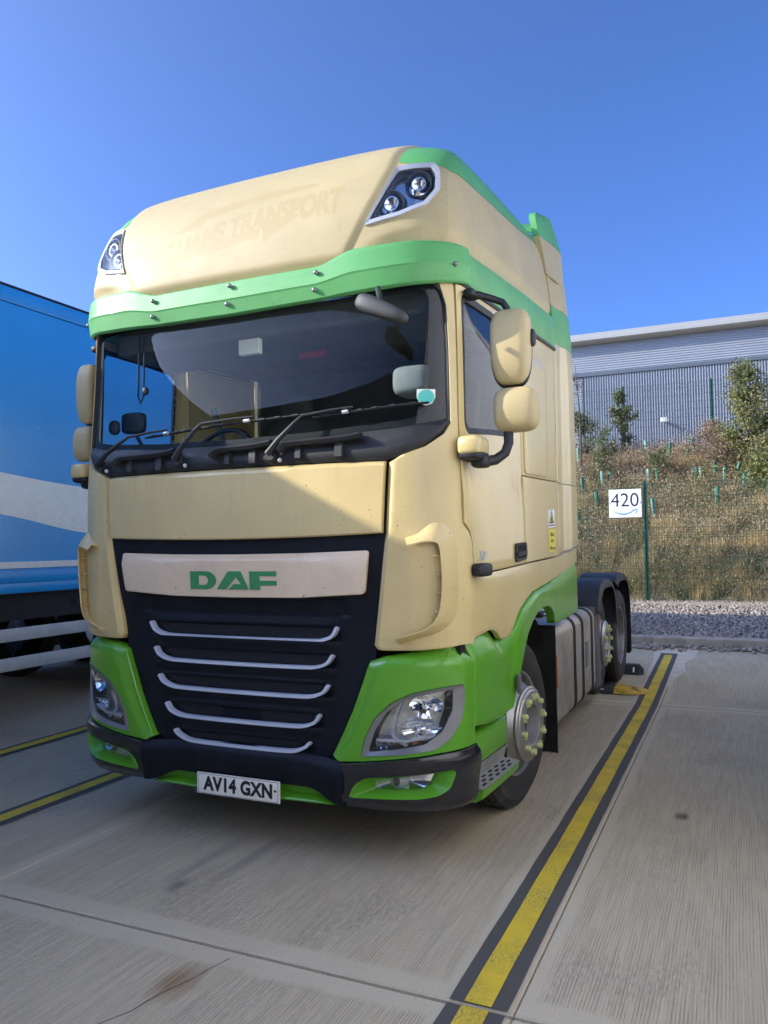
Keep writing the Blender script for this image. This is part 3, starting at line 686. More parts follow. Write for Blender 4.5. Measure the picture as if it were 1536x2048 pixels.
WO=[(-1.2,2.218),(-.95,2.177),(-.5,2.150),(0,2.144),(.5,2.150),(.95,2.177),(1.2,2.218),(1.2,2.945),(0,2.945),(-1.2,2.945)]
WI=rnd([(-1.09,2.235),(-.9,2.205),(-.5,2.18),(0,2.172),(.5,2.18),(.9,2.205),(1.09,2.235),(1.085,2.872),(0,2.868),(-1.085,2.872)],.06,4)
ring('windscreen_border',WO,WI,(0,2.55),'border',TR,-.019,-.019,3,0,0,1,0,n=90)
# seal along the pillars
for s in SG:
    mb=MB(); strip(mb,[(1.203,2.20),(1.199,2.3),(1.19,2.56),(1.174,2.79),(1.15,2.862),(1.11,2.90)],[(-.012,-.02),(-.008,.004),(.006,.004),(.012,-.02)],s); mb.o('windscreen_seal','black',TR,40)
for (pa,pz,ea,ez,ta,tz,b0) in ((-.947,2.072,-.70,2.222,-.06,2.262,-.60),(-.357,2.070,-.185,2.258,.60,2.282,-.12),(.246,2.066,.44,2.252,1.09,2.300,.49)):
    wp=empty('wiper',parent=TR)
    mb=MB(); mb.lathe([(-.06,.030),(-.03,.034),(.0,.034),(.01,.028)],16,'y',tuple(S(pa,pz,.015)),-1,True); 
    mb.tube([S(pa,pz,.045),S(pa+.35*(ea-pa),pz+.35*(ez-pz),.06),S(pa+.8*(ea-pa),pz+.8*(ez-pz),.055),S(ea,ez,.045),S(ea+.25*(ta-ea),ez+.25*(tz-ez)+.008,.035),S(ea+.42*(ta-ea),ez+.42*(tz-ez)+.008,.028)],[.018,.014,.010,.008,.007,.006],8)
    mb.o('wiper_arm','black',wp,40)
    mb=MB()
    def bp(t,o_): a=b0+t*(ta-b0); z=ez+(tz-ez)*(a-ea)/(ta-ea)-.012; return S(a,z,o_)
    mb.tube([bp(t,.018) for t in np.linspace(0,1,9)],.0045,6); mb.tube([bp(t,.002) for t in np.linspace(0,1,9)],.004,4)
    for t in (.12,.3,.42,.55,.7,.86): mb.tube([bp(t-.02,.020),bp(t+.03,.022)],.0075,6)
    mb.o('wiper_blade','black',wp,40)
    mb=MB(); mb.tube([bp(.28,.031),bp(.33,.032)],.010,8); mb.o('blade_clip','silver_lamp',wp,40)
    mb=MB(); p=S(pa+.06,pz-.03,.02); mb.rbox(tuple(p),(.012,.012,.012),2,8,10); mb.o('washer_jet','galv',wp,40)
# ---- cab interior seen through the glass
it=empty('cab_interior',parent=TR)
mb=MB(); mb.box(-1.16,1.16,2.16,2.2,1.5,2.98); mb.o('rear_trim','interior',it,None)
mb=MB(); mb.box(-1.17,1.17,.62,2.16,2.965,3.0); mb.o('ceiling_trim','interior_light',it,None)
mb=MB(); mb.box(-1.1,1.1,.42,1.0,2.80,2.95,.03); mb.o('overhead_shelf','interior',it,None)
mb=MB(); mb.box(-1.17,1.17,.5,2.16,1.45,1.5); mb.o('floor_mat','interior',it,None)
dsh=MB(); dsh.ext([(.26,1.6),(.26,2.135),(.40,2.165),(.62,2.15),(.78,2.10),(.86,1.95),(.9,1.6)],'x',-1.14,1.14); dsh.o('dashboard','dash',it,30)
mb=MB(); mb.ext([(.5,2.10),(.56,2.24),(.74,2.25),(.86,2.12)],'x',-.90,-.34); mb.o('instrument_hood','dash',it,30)
mb=MB(); N=36; mb.tube([(-.62+.235*math.cos(k*2*math.pi/N),.86+.235*math.sin(k*2*math.pi/N)*.42,2.16+.235*math.sin(k*2*math.pi/N)*.9) for k in range(N+1)],.016,8,False); mb.tube([(-.85,.86,2.16),(-.39,.86,2.16)],.022,8); mb.o('steering_wheel','black',it,40)
for x in (-.62,.62):
    st=empty('seat',parent=it); mb=MB(); mb.rbox((x,1.55,1.86),(.26,.26,.09),4); mb.o('seat_cushion','interior',st,40)
    mb=MB(); mb.rbox((x,1.86,2.22),(.25,.10,.36),4); mb.o('seat_back','interior',st,40); mb=MB(); mb.rbox((x,1.84,2.66),(.14,.06,.10),3.5); mb.o('head_rest','interior',st,40)
    mb=MB(); mb.tube([(x*1.62,1.3,2.6),(x*1.5,1.4,2.2),(x*1.35,1.5,1.9)],.022,6); mb.o('seat_belt','grey_plastic',st,40)
mb=MB(); mb.box(-.16,-.02,.40,.44,2.70,2.79,.006); mb.o('paper_card','white',it,None)
mb=MB(); mb.box(.02,.2,.78,.80,2.74,2.78,.005); mb.o('red_tab','red',it,None)
mb=MB(); mb.rbox((-.96,.43,2.37),(.085,.03,.065),5); mb.tube([(-.96,.45,2.3),(-.9,.46,2.2),(-.8,.48,2.15)],.012,8); mb.rbox((-1.05,.36,2.34),(.035,.03,.045),2.5); mb.o('dashcam_screen','black',it,40)
mb=MB(); mb.tube([(-.80,.3,2.86),(-.81,.3,2.5),(-.79,.3,2.46),(-.77,.3,2.5),(-.76,.3,2.86)],.006,6); mb.rbox((-.755,.3,2.53),(.02,.015,.025),2.5); mb.o('hanging_cable','black',it,40)
mb=MB(); mb.rbox((.90,.5,2.46),(.11,.1,.08),4); mb.o('dash_parcel','interior_light',it,40)
disc('tax_disc',[(1.078+.043*math.cos(k*.4),2.322+.038*math.sin(k*.4)) for k in range(16)],(1.078,2.322),'teal',ws,-.010,3,.001,1,0,n=20)
disc('tax_disc_holder',[(1.03,2.362),(1.03,2.32),(1.045,2.29),(1.078,2.278),(1.11,2.29),(1.126,2.32),(1.126,2.362)],(1.078,2.325),'white',ws,-.0115,3,.0,1,0,n=20)
# ---- sun visor
def Pv(u,v):
    a=u*1.318; b=abs(a); zb=lin([(0,2.840),(.5,2.848),(.9,2.868),(1.1,2.886),(1.318,2.912)],b)
    zt=3.022+.062*sstep(.50,.74,b)+.012*sstep(.74,1.2,b); z=zb+(zt-zb)*v
    fold=lin([(0,.044),(.05,.055),(.42,.069),(.46,.073),(1,.057)],v)
    return a,z,fold*(1-.40*sstep(.95,1.30,b))
vis=grid('sun_visor',Pv,[-1,-.995]+list(np.linspace(-.985,.985,96))+[.995,1],[0,.02,.05,.12,.2,.3,.4,.42,.44,.46,.5,.6,.7,.8,.9,.975,1],'green_faded',TR,.012,.003,30,S=SV)
def Pv2(u,v):
    a=u*1.29; b=abs(a); zt=3.016+.062*sstep(.50,.74,b)+.012*sstep(.72,1.2,b); return a,zt-.0+(3.06-zt)*v*(1-sstep(.6,.75,b)),(.056-.066*v)*(1-.42*sstep(1.02,1.28,b))
grid('visor_shelf',Pv2,list(np.linspace(-1,1,49)),list(np.linspace(0,1,5)),'green_faded',vis,0,0,S=SV)
def Pv3(u,v):
    a=u*1.30; b=abs(a); zb=lin([(0,2.838),(.5,2.846),(.9,2.868),(1.1,2.884),(1.335,2.905)],b); return a,zb+.004+.075*v,.040*(1-.5*sstep(1.02,1.28,b))-.055*v
grid('visor_underside',Pv3,list(np.linspace(-1,1,49)),[0,.5,1],'black',vis,0,0,S=SV)
for (a,z) in ((-.522,2.985),(0,2.992),(.522,2.985),(-.530,2.898),(-.02,2.897),(.51,2.898),(1.205,2.985),(-1.205,2.985)):
    u=a/1.318; b=abs(a); _,_,o_=Pv(u,.6 if z>2.95 else .3); p=SV(a,z,o_+.006); mb=MB(); mb.rbox(tuple(p),(.0125,.0125,.0125),2.2,8,12); mb.o('visor_bolt','silver',vis,40)
# front-view mirror hanging from the visor
fm=empty('front_mirror',parent=TR); mb=MB()
ax=Vector((.235,0,-.115)).normalized(); c0=Vector((.952,-.04,2.698))
def fsh(x,y,z): return [x,y,z]
mb.rbox((0,0,0),(.142,.05,.040),3.2,12,22); mb.V=[tuple(c0+ax*p[0]+Vector((0,1,0))*p[1]+Vector((.115,0,.235)).normalized()*p[2]*(1-.25*p[0]/.142)) for p in mb.V]; mb.o('mirror_housing','mirror_grey',fm,60)
mb=MB(); mb.tube([(.93,-.01,2.73),(.90,.05,2.80),(.86,.12,2.86)],.014,8); mb.o('mirror_arm','black',fm,40)
# ---- roof: nose, sides, stripe
CR=[(3.02,.69),(3.086,.712),(3.2,.778),(3.36,.858),(3.53,.926),(3.62,.94),(3.67,.96),(3.76,1.01),(3.84,1.08),(3.9,1.2),(4.0,1.5)]
def roff(a,z): return .016*(1-sstep(lin(CR,z)-.05,lin(CR,z)+.004,abs(a)))
zr=list(np.linspace(3.02,3.6,60))+list(np.linspace(3.61,3.9,20))+[3.92,3.94,3.955,3.97,3.98,3.99,3.997,4.0]
def Pn(u,v): a=u*lin(CR,v); return a,v,roff(a,v)
us=[-1,-.99,-.975,-.96,-.945,-.93,-.9]+list(np.linspace(-.85,.85,60))+[.9,.93,.945,.96,.975,.99,1]
nose=grid('roof_nose',Pn,us,zr,'cream_faded',TR,0,0,60,edge=False)
ST=[(.90,3.585),(1.0,3.556),(1.137,3.553),(1.23,3.525),(1.55,3.531),(2.03,3.555),(2.44,3.58),(3.0,3.645),(3.8,3.70)]
LB=rnd([(.776,3.196),(.856,3.349),(.936,3.535),(1.03,3.545),(1.128,3.556),(1.160,3.51),(1.170,3.385),(1.10,3.288),(.966,3.230)],.018,3)
LN=rnd([(.805,3.228),(.870,3.355),(.94,3.508),(1.03,3.520),(1.112,3.528),(1.138,3.49),(1.143,3.392),(1.085,3.310),(.96,3.256)],.014,3)
def sidelow(a): return lin([(.69,3.02),(1.335,3.10),(1.9,3.135),(2.6,3.175),(3.2,3.20)],a)
for s in SG:
    lc=(1.0,3.42)
    # cream flank: everything from visor line up to the stripe, around the lamp
    FO=[(.692,3.02)]+[(lin(CR,z),z) for z in (3.086,3.2,3.36,3.45,3.53,3.59)]+[(.96,3.574),(1.0,3.562),(1.137,3.558),(1.215,3.532),(1.215,3.3),(1.215,3.06),(1.1,3.04),(.9,3.02)]
    def flo(a,z): 
        cr=.018*(1-sstep(0,.03,abs(z-lin([(.75,3.095),(.964,3.137),(1.11,3.145),(1.25,3.145),(1.6,3.176),(2.39,3.22),(3.2,3.21)],a)+.012)))*sstep(.72,.9,a)
        return roff(a,z)-.022*(1-sstep(-.015,.018,z-lin([(.75,3.095),(.964,3.137),(1.11,3.145),(1.25,3.145),(1.6,3.176),(2.39,3.22),(3.2,3.21)],a)))*sstep(.75,.95,a)
    ring('roof_front_flank',FO,LB,lc,'cream_faded',TR,0,0,9,.0,.04,s,0,60,offf=flo,n=72)
    def Pf(u,v):
        a=1.215+u*(3.62-1.215); zl=sidelow(a)-.01; zt=lin(ST,a); z=zl+(zt-zl)*v; return a,z,flo(a,z)
    grid('roof_side_flank',Pf,list(np.linspace(0,1,36)),list(np.linspace(0,1,20)),'cream_faded',TR,0,0,60,s,edge=False)
    def Ps(u,v):
        zt=4.0; 
        if u<.2: 
            t=u/.2; a=.935+t*(1.23-.935)
        else: a=1.23+(u-.2)/.8*(3.62-1.23)
        zl=lin(ST,a); z=zl+(3.995-zl)*v; a2=max(a,lin(CR,z)); return a2,z,.002
    grid('roof_stripe',Ps,list(np.linspace(0,1,46)),[0,.04,.1,.18,.27,.37,.47,.57,.66,.74,.81,.87,.92,.96,1],'green_faded',TR,0,0,60,s,edge=False)
    rl=empty('roof_lamp',parent=TR)
    ring('bezel',LB,LN,lc,'silver_lamp',rl,.012,.004,3,.03,.03,s,.003,n=50)
    LN2=[(lc[0]+(p[0]-lc[0])*.955,lc[1]+(p[1]-lc[1])*.955) for p in LN]
    ring('gasket',LN,LN2,lc,'black',rl,.002,-.004,2,0,.02,s,0,n=40)
    disc('reflector',LN2,lc,'mirrorchrome',rl,-.045,5,0,s,0,n=40,bulge=-.012)
    for (ca,cz) in ((.915,3.335),(1.06,3.45)):
        mb=MB(); p=S(s*ca,cz,-.05); n_=SN(s*ca,cz); d=(Vector(n_)*.7+Vector((0,-1,0))*.9+Vector((0,0,-.15))).normalized(); q=d.to_track_quat('X','Z').to_matrix()
        mb.lathe([(-.03,.074),(.03,.070),(.03,.066),(.0,.050)],26,'x'); mb.V=[tuple(Vector(p)+q@Vector(v)) for v in mb.V]; mb.o('lamp_barrel','black',rl,40)
        mb=MB(); mb.lathe([(-.005,.050),(.02,.040),(.028,.038),(.028,.034),(-.01,.004)],24,'x'); mb.V=[tuple(Vector(p)+q@Vector(v)) for v in mb.V]; mb.o('lamp_cup','mirrorchrome',rl,30)
    disc('lens',LN2,lc,'lens',rl,-.002,4,0,s,0,n=40,bulge=.010)
    # green band along the side under the roof
    def Pbd(u,v):
        a=1.215+u*(3.205-1.215); zb=lin([(1.215,2.925),(1.54,2.915),(2.6,2.955),(3.2,2.985)],a); zt=sidelow(a); z=zb+(zt-zb)*v
        return a,z,.016+.012*math.sin(v*math.pi)-.03*sstep(.85,1,v)
    grid('side_band',Pbd,list(np.linspace(0,1,30)),[0,.06,.15,.3,.45,.6,.75,.85,.93,1],'green_faded',TR,.02,.004,sgn=s)
    mb=MB(); strip(mb,[(1.215+i*.0995,lin([(1.215,2.925),(1.54,2.915),(2.6,2.955),(3.2,2.985)],1.215+i*.0995)-.012) for i in range(21)],[(-.012,.0),(-.010,.022),(.008,.022),(.012,.0)],s); mb.o('gutter_rail','black',TR,40)
    # rear side fairing
    TOP=[(3.2,3.70),(3.26,3.79),(3.33,3.80)]
    def fx(v): return lin([(1.50,3.79),(2.0,3.80),(3.0,3.72),(3.3,3.66),(3.6,3.60),(3.83,3.52)],v)
    def seg(name,z0,z1,m,nz):
        def Pq(u,v):
            z=z0+(z1-z0)*v; zz=z+.03*u*sstep(1.9,1.5,z)*2; a0=3.215-.12*sstep(3.1,3.75,z); a=a0+(fx(z)-a0)*u
            k=.012+.028*sstep(.30,.62,u); return a,min(zz,3.6 if zz>3.6 else zz),k
        return grid(name,Pq,[0,.02]+list(np.linspace(.06,.94,14))+[.98,1],list(np.linspace(0,1,nz)),m,fr,.03,.004,sgn=s)
    fr=empty('side_fairing',parent=TR)
    seg('fairing_lower',1.515,2.018,'cream',8); seg('fairing_middle',2.024,3.03,'cream',12); seg('fairing_band',3.032,3.265,'green_faded',5); seg('fairing_upper',3.267,3.50,'cream_faded',6)
    # wing standing above the roof line
    YF=[(3.50,2.135),(3.66,2.10),(3.78,2.05),(3.9,2.05),(3.96,2.12),(3.99,2.24)]; YB=[(3.50,2.605),(3.70,2.600),(3.79,2.580),(3.89,2.50),(3.96,2.44),(3.99,2.40)]
    XF=[(3.50,1.262),(3.7,1.242),(3.85,1.215),(3.99,1.19)]; XB=[(3.50,1.290),(3.79,1.276),(3.99,1.240)]
    def wing(name,za,zb,m,nz):
        V=[];F=[];nu=10; zz=np.linspace(za,zb,nz)
        for k in (0,1):
            for z in zz:
                for i in range(nu+1):
                    u=i/nu; y=lin(YF,z)+(lin(YB,z)-lin(YF,z))*u; x=lin(XF,z)+(lin(XB,z)-lin(XF,z))*u+.012*math.sin(u*math.pi)-.045*k; V.append((s*x,y,z+.03*(u-.5)*(1-abs(z-3.77)/.3)))
        m_=nu+1; H_=nz*m_
        for k in (0,1):
            for j in range(nz-1):
                for i in range(nu): F.append((k*H_+j*m_+i,k*H_+j*m_+i+1,k*H_+(j+1)*m_+i+1,k*H_+(j+1)*m_+i))
        for j in range(nz-1):
            for i in (0,nu): F.append((j*m_+i,(j+1)*m_+i,H_+(j+1)*m_+i,H_+j*m_+i))
        for i in range(nu):
            for j in (0,nz-1): F.append((j*m_+i,j*m_+i+1,H_+j*m_+i+1,H_+j*m_+i))
        ob(name,mkmesh(name,V,F,40),m,fr)
    wing('fairing_tip',3.502,3.770,'cream_faded',7); wing('fairing_wing',3.772,3.99,'green_faded',9)
# roof spoiler behind the roof top joining the wings
mb=MB(); N=16
for i in range(N):
    pass
V=[];F=[]
for j,(y,dz) in enumerate(((2.15,-.10),(2.32,.0),(2.5,.0))):
    for i in range(N+1):
        x=-1.2+2.4*i/N; V.append((x,y,3.93+.12*(1-(abs(x)/1.2)**3)+dz-.02*(j==0)))
for j in range(2):
    for i in range(N): F.append((j*(N+1)+i,j*(N+1)+i+1,(j+1)*(N+1)+i+1,(j+1)*(N+1)+i))
ob('roof_spoiler',mkmesh('roof_spoiler',V,F,50),'green_faded',TR)
# faded lettering left on the roof nose
def bow(t): return 3.20+.195*t+.03*math.sin(t*math.pi)
V,F=text_mesh('WILLIAMS TRANSPORT',1,.055,0,.98); W2=fit2d(V,1.27,.14,0,0)
W2=np.array([( .02+p[0], 3.318+.085*(p[0]/.63)+.045*(1-(p[0]/.63)**2)-.03 +p[1]*(1+.15*(p[0]/.63))) for p in W2]); v_,f_=subdiv_mesh(W2,F,.03); surf_text('ghost_lettering',v_,f_,'ghost',nose,.0163)
def arrow(pts): 
    v_,f_=subdiv_mesh(np.array(pts),[tuple(range(len(pts)))],.03); return v_,f_
def quadband(path_top,path_bot):
    n=len(path_top); P=list(path_top)+list(path_bot); F=[(i,n+i,n+i+1,i+1) for i in range(n-1)]; return np.array(P),F
for top,bot,head in (
  ([(-.28,3.455),(-.1,3.492),(.1,3.515),(.32,3.52),(.50,3.505)],[(-.28,3.400),(-.1,3.437),(.1,3.462),(.32,3.475),(.50,3.485)],[(-.44,3.362),(-.255,3.375),(-.235,3.40),(-.19,3.50)]),
  ([(-.52,3.185),(-.35,3.235),(-.15,3.262),(.05,3.282),(.17,3.292)],[(-.52,3.178),(-.35,3.182),(-.15,3.20),(.05,3.222),(.17,3.236)],[(.13,3.325),(.18,3.29),(.20,3.20),(.42,3.332)])):
    tp=smoothpath(top,5); bt=smoothpath(bot,5); P,F=quadband(tp,bt); v_,f_=subdiv_mesh(P,F,.03); surf_text('ghost_arrow',v_,f_,'ghost',nose,.01615)
    v_,f_=arrow(head); surf_text('ghost_arrow_head',v_,f_,'ghost',nose,.01622)
# ---- doors and flanks
for s in SG:
    wc=(1.70,2.52)
    DO=[(1.226,2.905),(1.250,2.2),(1.278,1.985),(1.288,1.70),(1.345,1.662),(1.378,1.60),(1.392,1.44),(1.85,1.456),(2.285,1.475),(2.298,1.6),(2.272,1.96),(2.245,2.28),(2.20,2.945),(1.6,2.915)]
    WN=rnd([(1.262,2.862),(1.300,2.19),(1.34,2.150),(1.75,2.19),(2.10,2.215),(2.11,2.86),(1.7,2.868)],.05,4)
    WG=rnd([(1.292,2.83),(1.328,2.215),(1.36,2.182),(1.75,2.22),(2.07,2.245),(2.08,2.83),(1.7,2.838)],.04,4)
    dr=empty('door',parent=TR)
    ring('door_skin',DO,WN,wc,'cream',dr,.012,.012,14,.04,.03,s,.005,n=80,offf=lambda a,z:.010*sstep(1.945,1.915,z-.06*(a-1.33)*sstep(2.3,1.3,a))+.01*sstep(1.25,1.5,a)*sstep(2.12,2.0,z)*0)
    ring('window_frame',WN,WG,wc,'black',dr,.014,.006,2,.02,.02,s,.003,n=50)
    disc('window_glass',WG,wc,'sideglass',dr,-.004,3,0,s,0,n=50)
    hd=empty('door_handle',parent=dr)
    HO=rnd([(2.055,1.482),(2.285,1.498),(2.29,1.600),(2.06,1.592)],.03,4); HI=rnd([(2.085,1.502),(2.255,1.512),(2.258,1.584),(2.09,1.576)],.02,4); hc=(2.17,1.54)
    ring('handle_frame',HO,HI,hc,'black',hd,.034,.032,2,.02,.02,s,.004,n=36); disc('handle_recess',HI,hc,'void',hd,.0265,2,0,s,0,n=30)
    mb=MB(); strip(mb,[(2.075,1.528),(2.17,1.534),(2.27,1.538)],[(-.018,.02),(-.012,.040),(.012,.040),(.018,.02)],s); mb.o('handle_bar','black',hd,40)
    p=S(s*1.415,1.462,.05); mb=MB(); mb.rbox(tuple(p),(.035,.095,.034),4.5); mb.o('side_indicator','black',dr,50)
    V,F=text_mesh('XF',1,.03,.3); V2=fit2d(V,.14,.048,1.50,1.532)
    if s>0: surf_text('door_emblem',V2,F,'silver_lamp',dr,.026,.012,s)
    # lower cream flank under the door line
    LO=[(1.345,1.118),(1.599,1.138),(1.66,1.132),(1.719,1.116),(1.784,1.070),(1.88,1.068),(1.964,1.078),(2.023,1.114),(2.158,1.205),(2.30,1.252),(2.443,1.291),(2.8,1.324),(3.126,1.356),(3.65,1.429),(3.79,1.445)]
    HIz=[(1.345,1.42),(1.39,1.430),(1.85,1.446),(2.3,1.465),(3.2,1.495),(3.79,1.55)]
    def Pk(u,v):
        a=1.345+u*(3.79-1.345); zl=lin(LO,a); zt=lin(HIz,a); return a,zl+(zt-zl)*v,.016+.010*sstep(3.2,3.5,a)
    grid('lower_flank',Pk,[0,.004]+list(np.linspace(.015,.985,70))+[.996,1],[0,.03,.1,.25,.5,.75,.9,.97,1],'cream',TR,.03,.005,sgn=s)
    # panel behind the door, upper and lower, and locker hatch
    def Pu(u,v): a=2.218+.07*(1-v)*1.0+u*(3.20-2.218-.07*(1-v)); z=2.006+.02*u+(2.965-2.006)*v; return a,z,.010
    grid('flank_upper',Pu,[0,.01]+list(np.linspace(.05,.95,14))+[.99,1],[0,.01]+list(np.linspace(.05,.95,10))+[.99,1],'cream',TR,.03,.005,sgn=s)
    def Pl2(u,v): a=2.306-.02*v+u*(3.20-2.306+.02*v); z=1.475+.03*u+(1.998+.02*u-1.475-.03*u)*v; return a,z,.018
    grid('flank_lower',Pl2,[0,.01]+list(np.linspace(.05,.95,14))+[.99,1],[0,.01]+list(np.linspace(.05,.95,6))+[.99,1],'cream',TR,.03,.005,sgn=s)
    HT=rnd([(2.33,2.02),(2.93,2.035),(2.90,2.80),(2.28,2.78)],.06,4)
    disc('locker_hatch',HT,(2.6,2.4),'cream',TR,.020,6,.012,s,.004,n=40)
    # warning stickers
    stk=empty('warning_sticker',parent=TR)
    def q4(n,a0,a1,z0,z1,m,o_): return disc(n,[(a0,z0),(a1,z0+.012),(a1,z1+.012),(a0,z1)],((a0+a1)/2,(z0+z1)/2+.006),m,stk,o_,2,.0,s,0,n=8)
    if s>0:
        q4('label_white',2.885,3.075,1.692,1.812,'signwhite',.0195); q4('label_yellow',2.89,3.09,1.530,1.680,'yellow_label',.0195)
        surf_text('triangle_black',np.array([(2.90,1.722),(3.06,1.732),(2.98,1.815)]),[(0,1,2)],'ink',stk,.0205); surf_text('triangle_yellow',np.array([(2.917,1.733),(3.043,1.741),(2.98,1.800)]),[(0,1,2)],'yellow_label',stk,.0212)
        surf_text('triangle_figure',np.array([(2.95,1.738),(3.01,1.742),(2.995,1.765),(2.985,1.785),(2.965,1.765)]),[(0,1,2,3,4)],'ink',stk,.0218)
        surf_text('triangle_bar',np.array([(2.90,1.704),(3.06,1.714),(3.06,1.722),(2.90,1.712)]),[(0,1,2,3)],'ink',stk,.0208)
        for k,tx in enumerate(('Blind','spot','Take care')):
            V,F=text_mesh(tx,1,.02); wd=(.10,.09,.165)[k]; V2=fit2d(V,wd,.026,2.99,1.652-.046*k); surf_text('label_lettering',V2,F,'ink',stk,.0205)
    # ---- green wheel arch, front side panel, step
    AIN=[(1.352,.682),(1.55,.658),(1.774,.648),(1.975,.662),(1.985,.72),(2.058,.868),(2.13,.96),(2.218,1.052),(2.33,1.118),(2.453,1.164),(2.59,1.184),(2.722,1.185),(2.81,1.165),(2.877,1.125),(2.94,1.078),(2.99,1.046),(3.4,1.052),(3.79,1.07)]
    def Pa(u,v):
        a=1.356+u*(3.79-1.356); zl=lin(AIN,a); zt=lin(LO,a)-.004; zt=zt if a>1.4 else zt-.03*(1.4-a)/.05
        z=zl+(zt-zl)*v; fl=.030*sstep(1.92,2.08,a)*(1-sstep(2.86,3.0,a)*.6); ed=-.014*sstep(.82,1,v)
        return a,z,.014+fl+ed-.03*sstep(.75,1,v)*(1-sstep(1.75,1.9,a))
    us=[0,.005]+list(np.linspace(.015,.25,18))+list(np.linspace(.255,.70,60))+list(np.linspace(.71,.985,14))+[.995,1]
    grid('wheel_arch',Pa,us,[0,.02]+list(np.linspace(.08,.92,10))+[.98,1],'green',TR,.05,.006,sgn=s)
    # inner arch liner
    mb=MB(); V=[];F=[]; L=[(1.02,.3),(1.02,.65),(1.07,.85),(1.17,1.0),(1.33,1.10),(1.5,1.135),(1.66,1.13),(1.8,1.08),(1.92,1.0),(2.02,.9)]
    for (y,z) in L: V+= [(s*1.215,y,z),(s*.72,y,z)]
    F=[(2*i,2*i+1,2*i+3,2*i+2) for i in range(len(L)-1)]; mb.add(V,F); mb.o('arch_liner','void',TR,40)
    # step: recessed green riser, grey tread with holes, green rim
    sp=empty('cab_step',parent=TR)
    def Pr(u,v): a=1.365+u*(1.985-1.365); return a,.462+(.150+.03*u)*v,-.022-.03*sstep(.85,1,v)
    grid('step_block',Pr,[0,.02,.3,.55,.6,.65,.98,1],[0,.05,.5,.85,.95,1],'green',sp,.06,.004,sgn=s)
    def Pt(u,v): 
        a=1.37+u*(1.985-1.37); 
        if v<.3: return a,.461-.076*(v/.3),-.022-.020*(v/.3)
        q=(v-.3)/.7; return a,.385-.022*q,-.042+.082*q
    grid('step_tread',Pt,list(np.linspace(0,1,12)),[0,.1,.2,.3,.301]+list(np.linspace(.35,1,9)),'step_grey',sp,.0,.0,sgn=s,smooth=25)
    for j,v in enumerate((.46,.64,.82)):
        for i in range(5):
            u0=.12+i*.17+.08*(j%2)
            if u0>.93: continue
            V=[]; mb=MB()
            for du,dv in ((-.045,-.055),(.045,-.055),(.045,.055),(-.045,.055)):
                a,z,o_=Pt(u0+du,v+dv); V.append(S(s*a,z,o_)+np.array([0,0,.003]))
            mb.add(V,[(0,1,2,3)]); mb.o('tread_hole','void',sp,None)
    def Prm(u,v): a=1.375+u*(2.0-1.375); return a,.292+.070*v+.006*u,.042-.016*(1-v)-.03*(1-sstep(0,.3,v))-.02*sstep(.9,1,v)
    grid('step_rim',Prm,[0,.02]+list(np.linspace(.1,.9,8))+[.98,1],[0,.15,.3,.6,.9,1],'green',sp,.03,.004,sgn=s)
    p=S(s*1.982,.80,.05); mb=MB(); mb.rbox(tuple(p),(.012,.02,.055),4); mb.o('arch_clip','grey_plastic',TR,50)
    # ---- mirrors
    mr=empty('wing_mirror',parent=TR); mx=1.0 if s>0 else .935; my=.50 if s>0 else .43; mw=1.0 if s>0 else .70
    def hs(x,y,z): 
        k=1-.10*max(0,-z)**2; return [x*(k+.06*z),y*(1-.35*abs(z)**2),z]
    mb=MB(); mb.rbox((s*mx*1.425,my,2.585),(.098*mw,.085*mw,.192),4.2,18,28,hs); mb.o('mirror_housing','cream_faded',mr,60)
    mb=MB(); mb.rbox((s*mx*1.418,my+.03*mw,2.58),(.103*mw,.065*mw,.196),4.2,16,24,hs); mb.o('mirror_shell','black',mr,60)
    mb=MB(); mb.rbox((s*mx*1.446,my,2.266),(.110*mw,.085*mw,.112),4.0,16,28,lambda x,y,z:[x,y*(1-.3*abs(z)**2),z]); mb.o('lower_mirror_housing','cream_faded',mr,60)
    mb=MB(); mb.rbox((s*mx*1.442,my+.035*mw,2.266),(.104*mw,.06*mw,.108),4,14,22); mb.o('lower_mirror_shell','black',mr,60)
    mb=MB(); mb.tube([(s*1.235,.42,2.858),(s*1.27,.44,2.86),(s*mx*1.33,.48,2.845),(s*mx*1.385,.5,2.822),(s*mx*1.405,.505,2.79),(s*mx*1.405,.505,2.74)],[.02,.02,.018,.018,.019,.019],10); mb.rbox((s*1.24,.43,2.862),(.03,.055,.022),4)
    mb.o('upper_arm','black',mr,50)
    mb=MB(); mb.tube([(s*1.30,.42,2.005),(s*mx*1.345,.46,2.015),(s*mx*1.385,.49,2.05),(s*mx*1.402,.50,2.10),(s*mx*1.402,.50,2.18)],[.028,.026,.025,.025,.025],12); mb.rbox((s*1.285,.40,2.005),(.045,.055,.034),3.5); mb.o('lower_arm','black',mr,50)
    mb=MB(); mb.rbox((s*1.262,.355,2.075),(.062,.10,.05),4.5); mb.o('mirror_base','cream',mr,50)
    mb=MB(); mb.rbox((s*1.262,.36,2.033),(.060,.095,.03),4.5); mb.o('mirror_base_cover','black',mr,50)
    mb=MB(); mb.rbox((s*mx*1.525,.53,2.63),(.02,.03,.045),2.5); mb.o('mirror_lamp','black',mr,50)
# cab back wall
mb=MB(); mb.box(-1.24,1.24,2.24,2.27,1.3,3.6); mb.o('cab_rear_wall','cream_faded',TR,None)
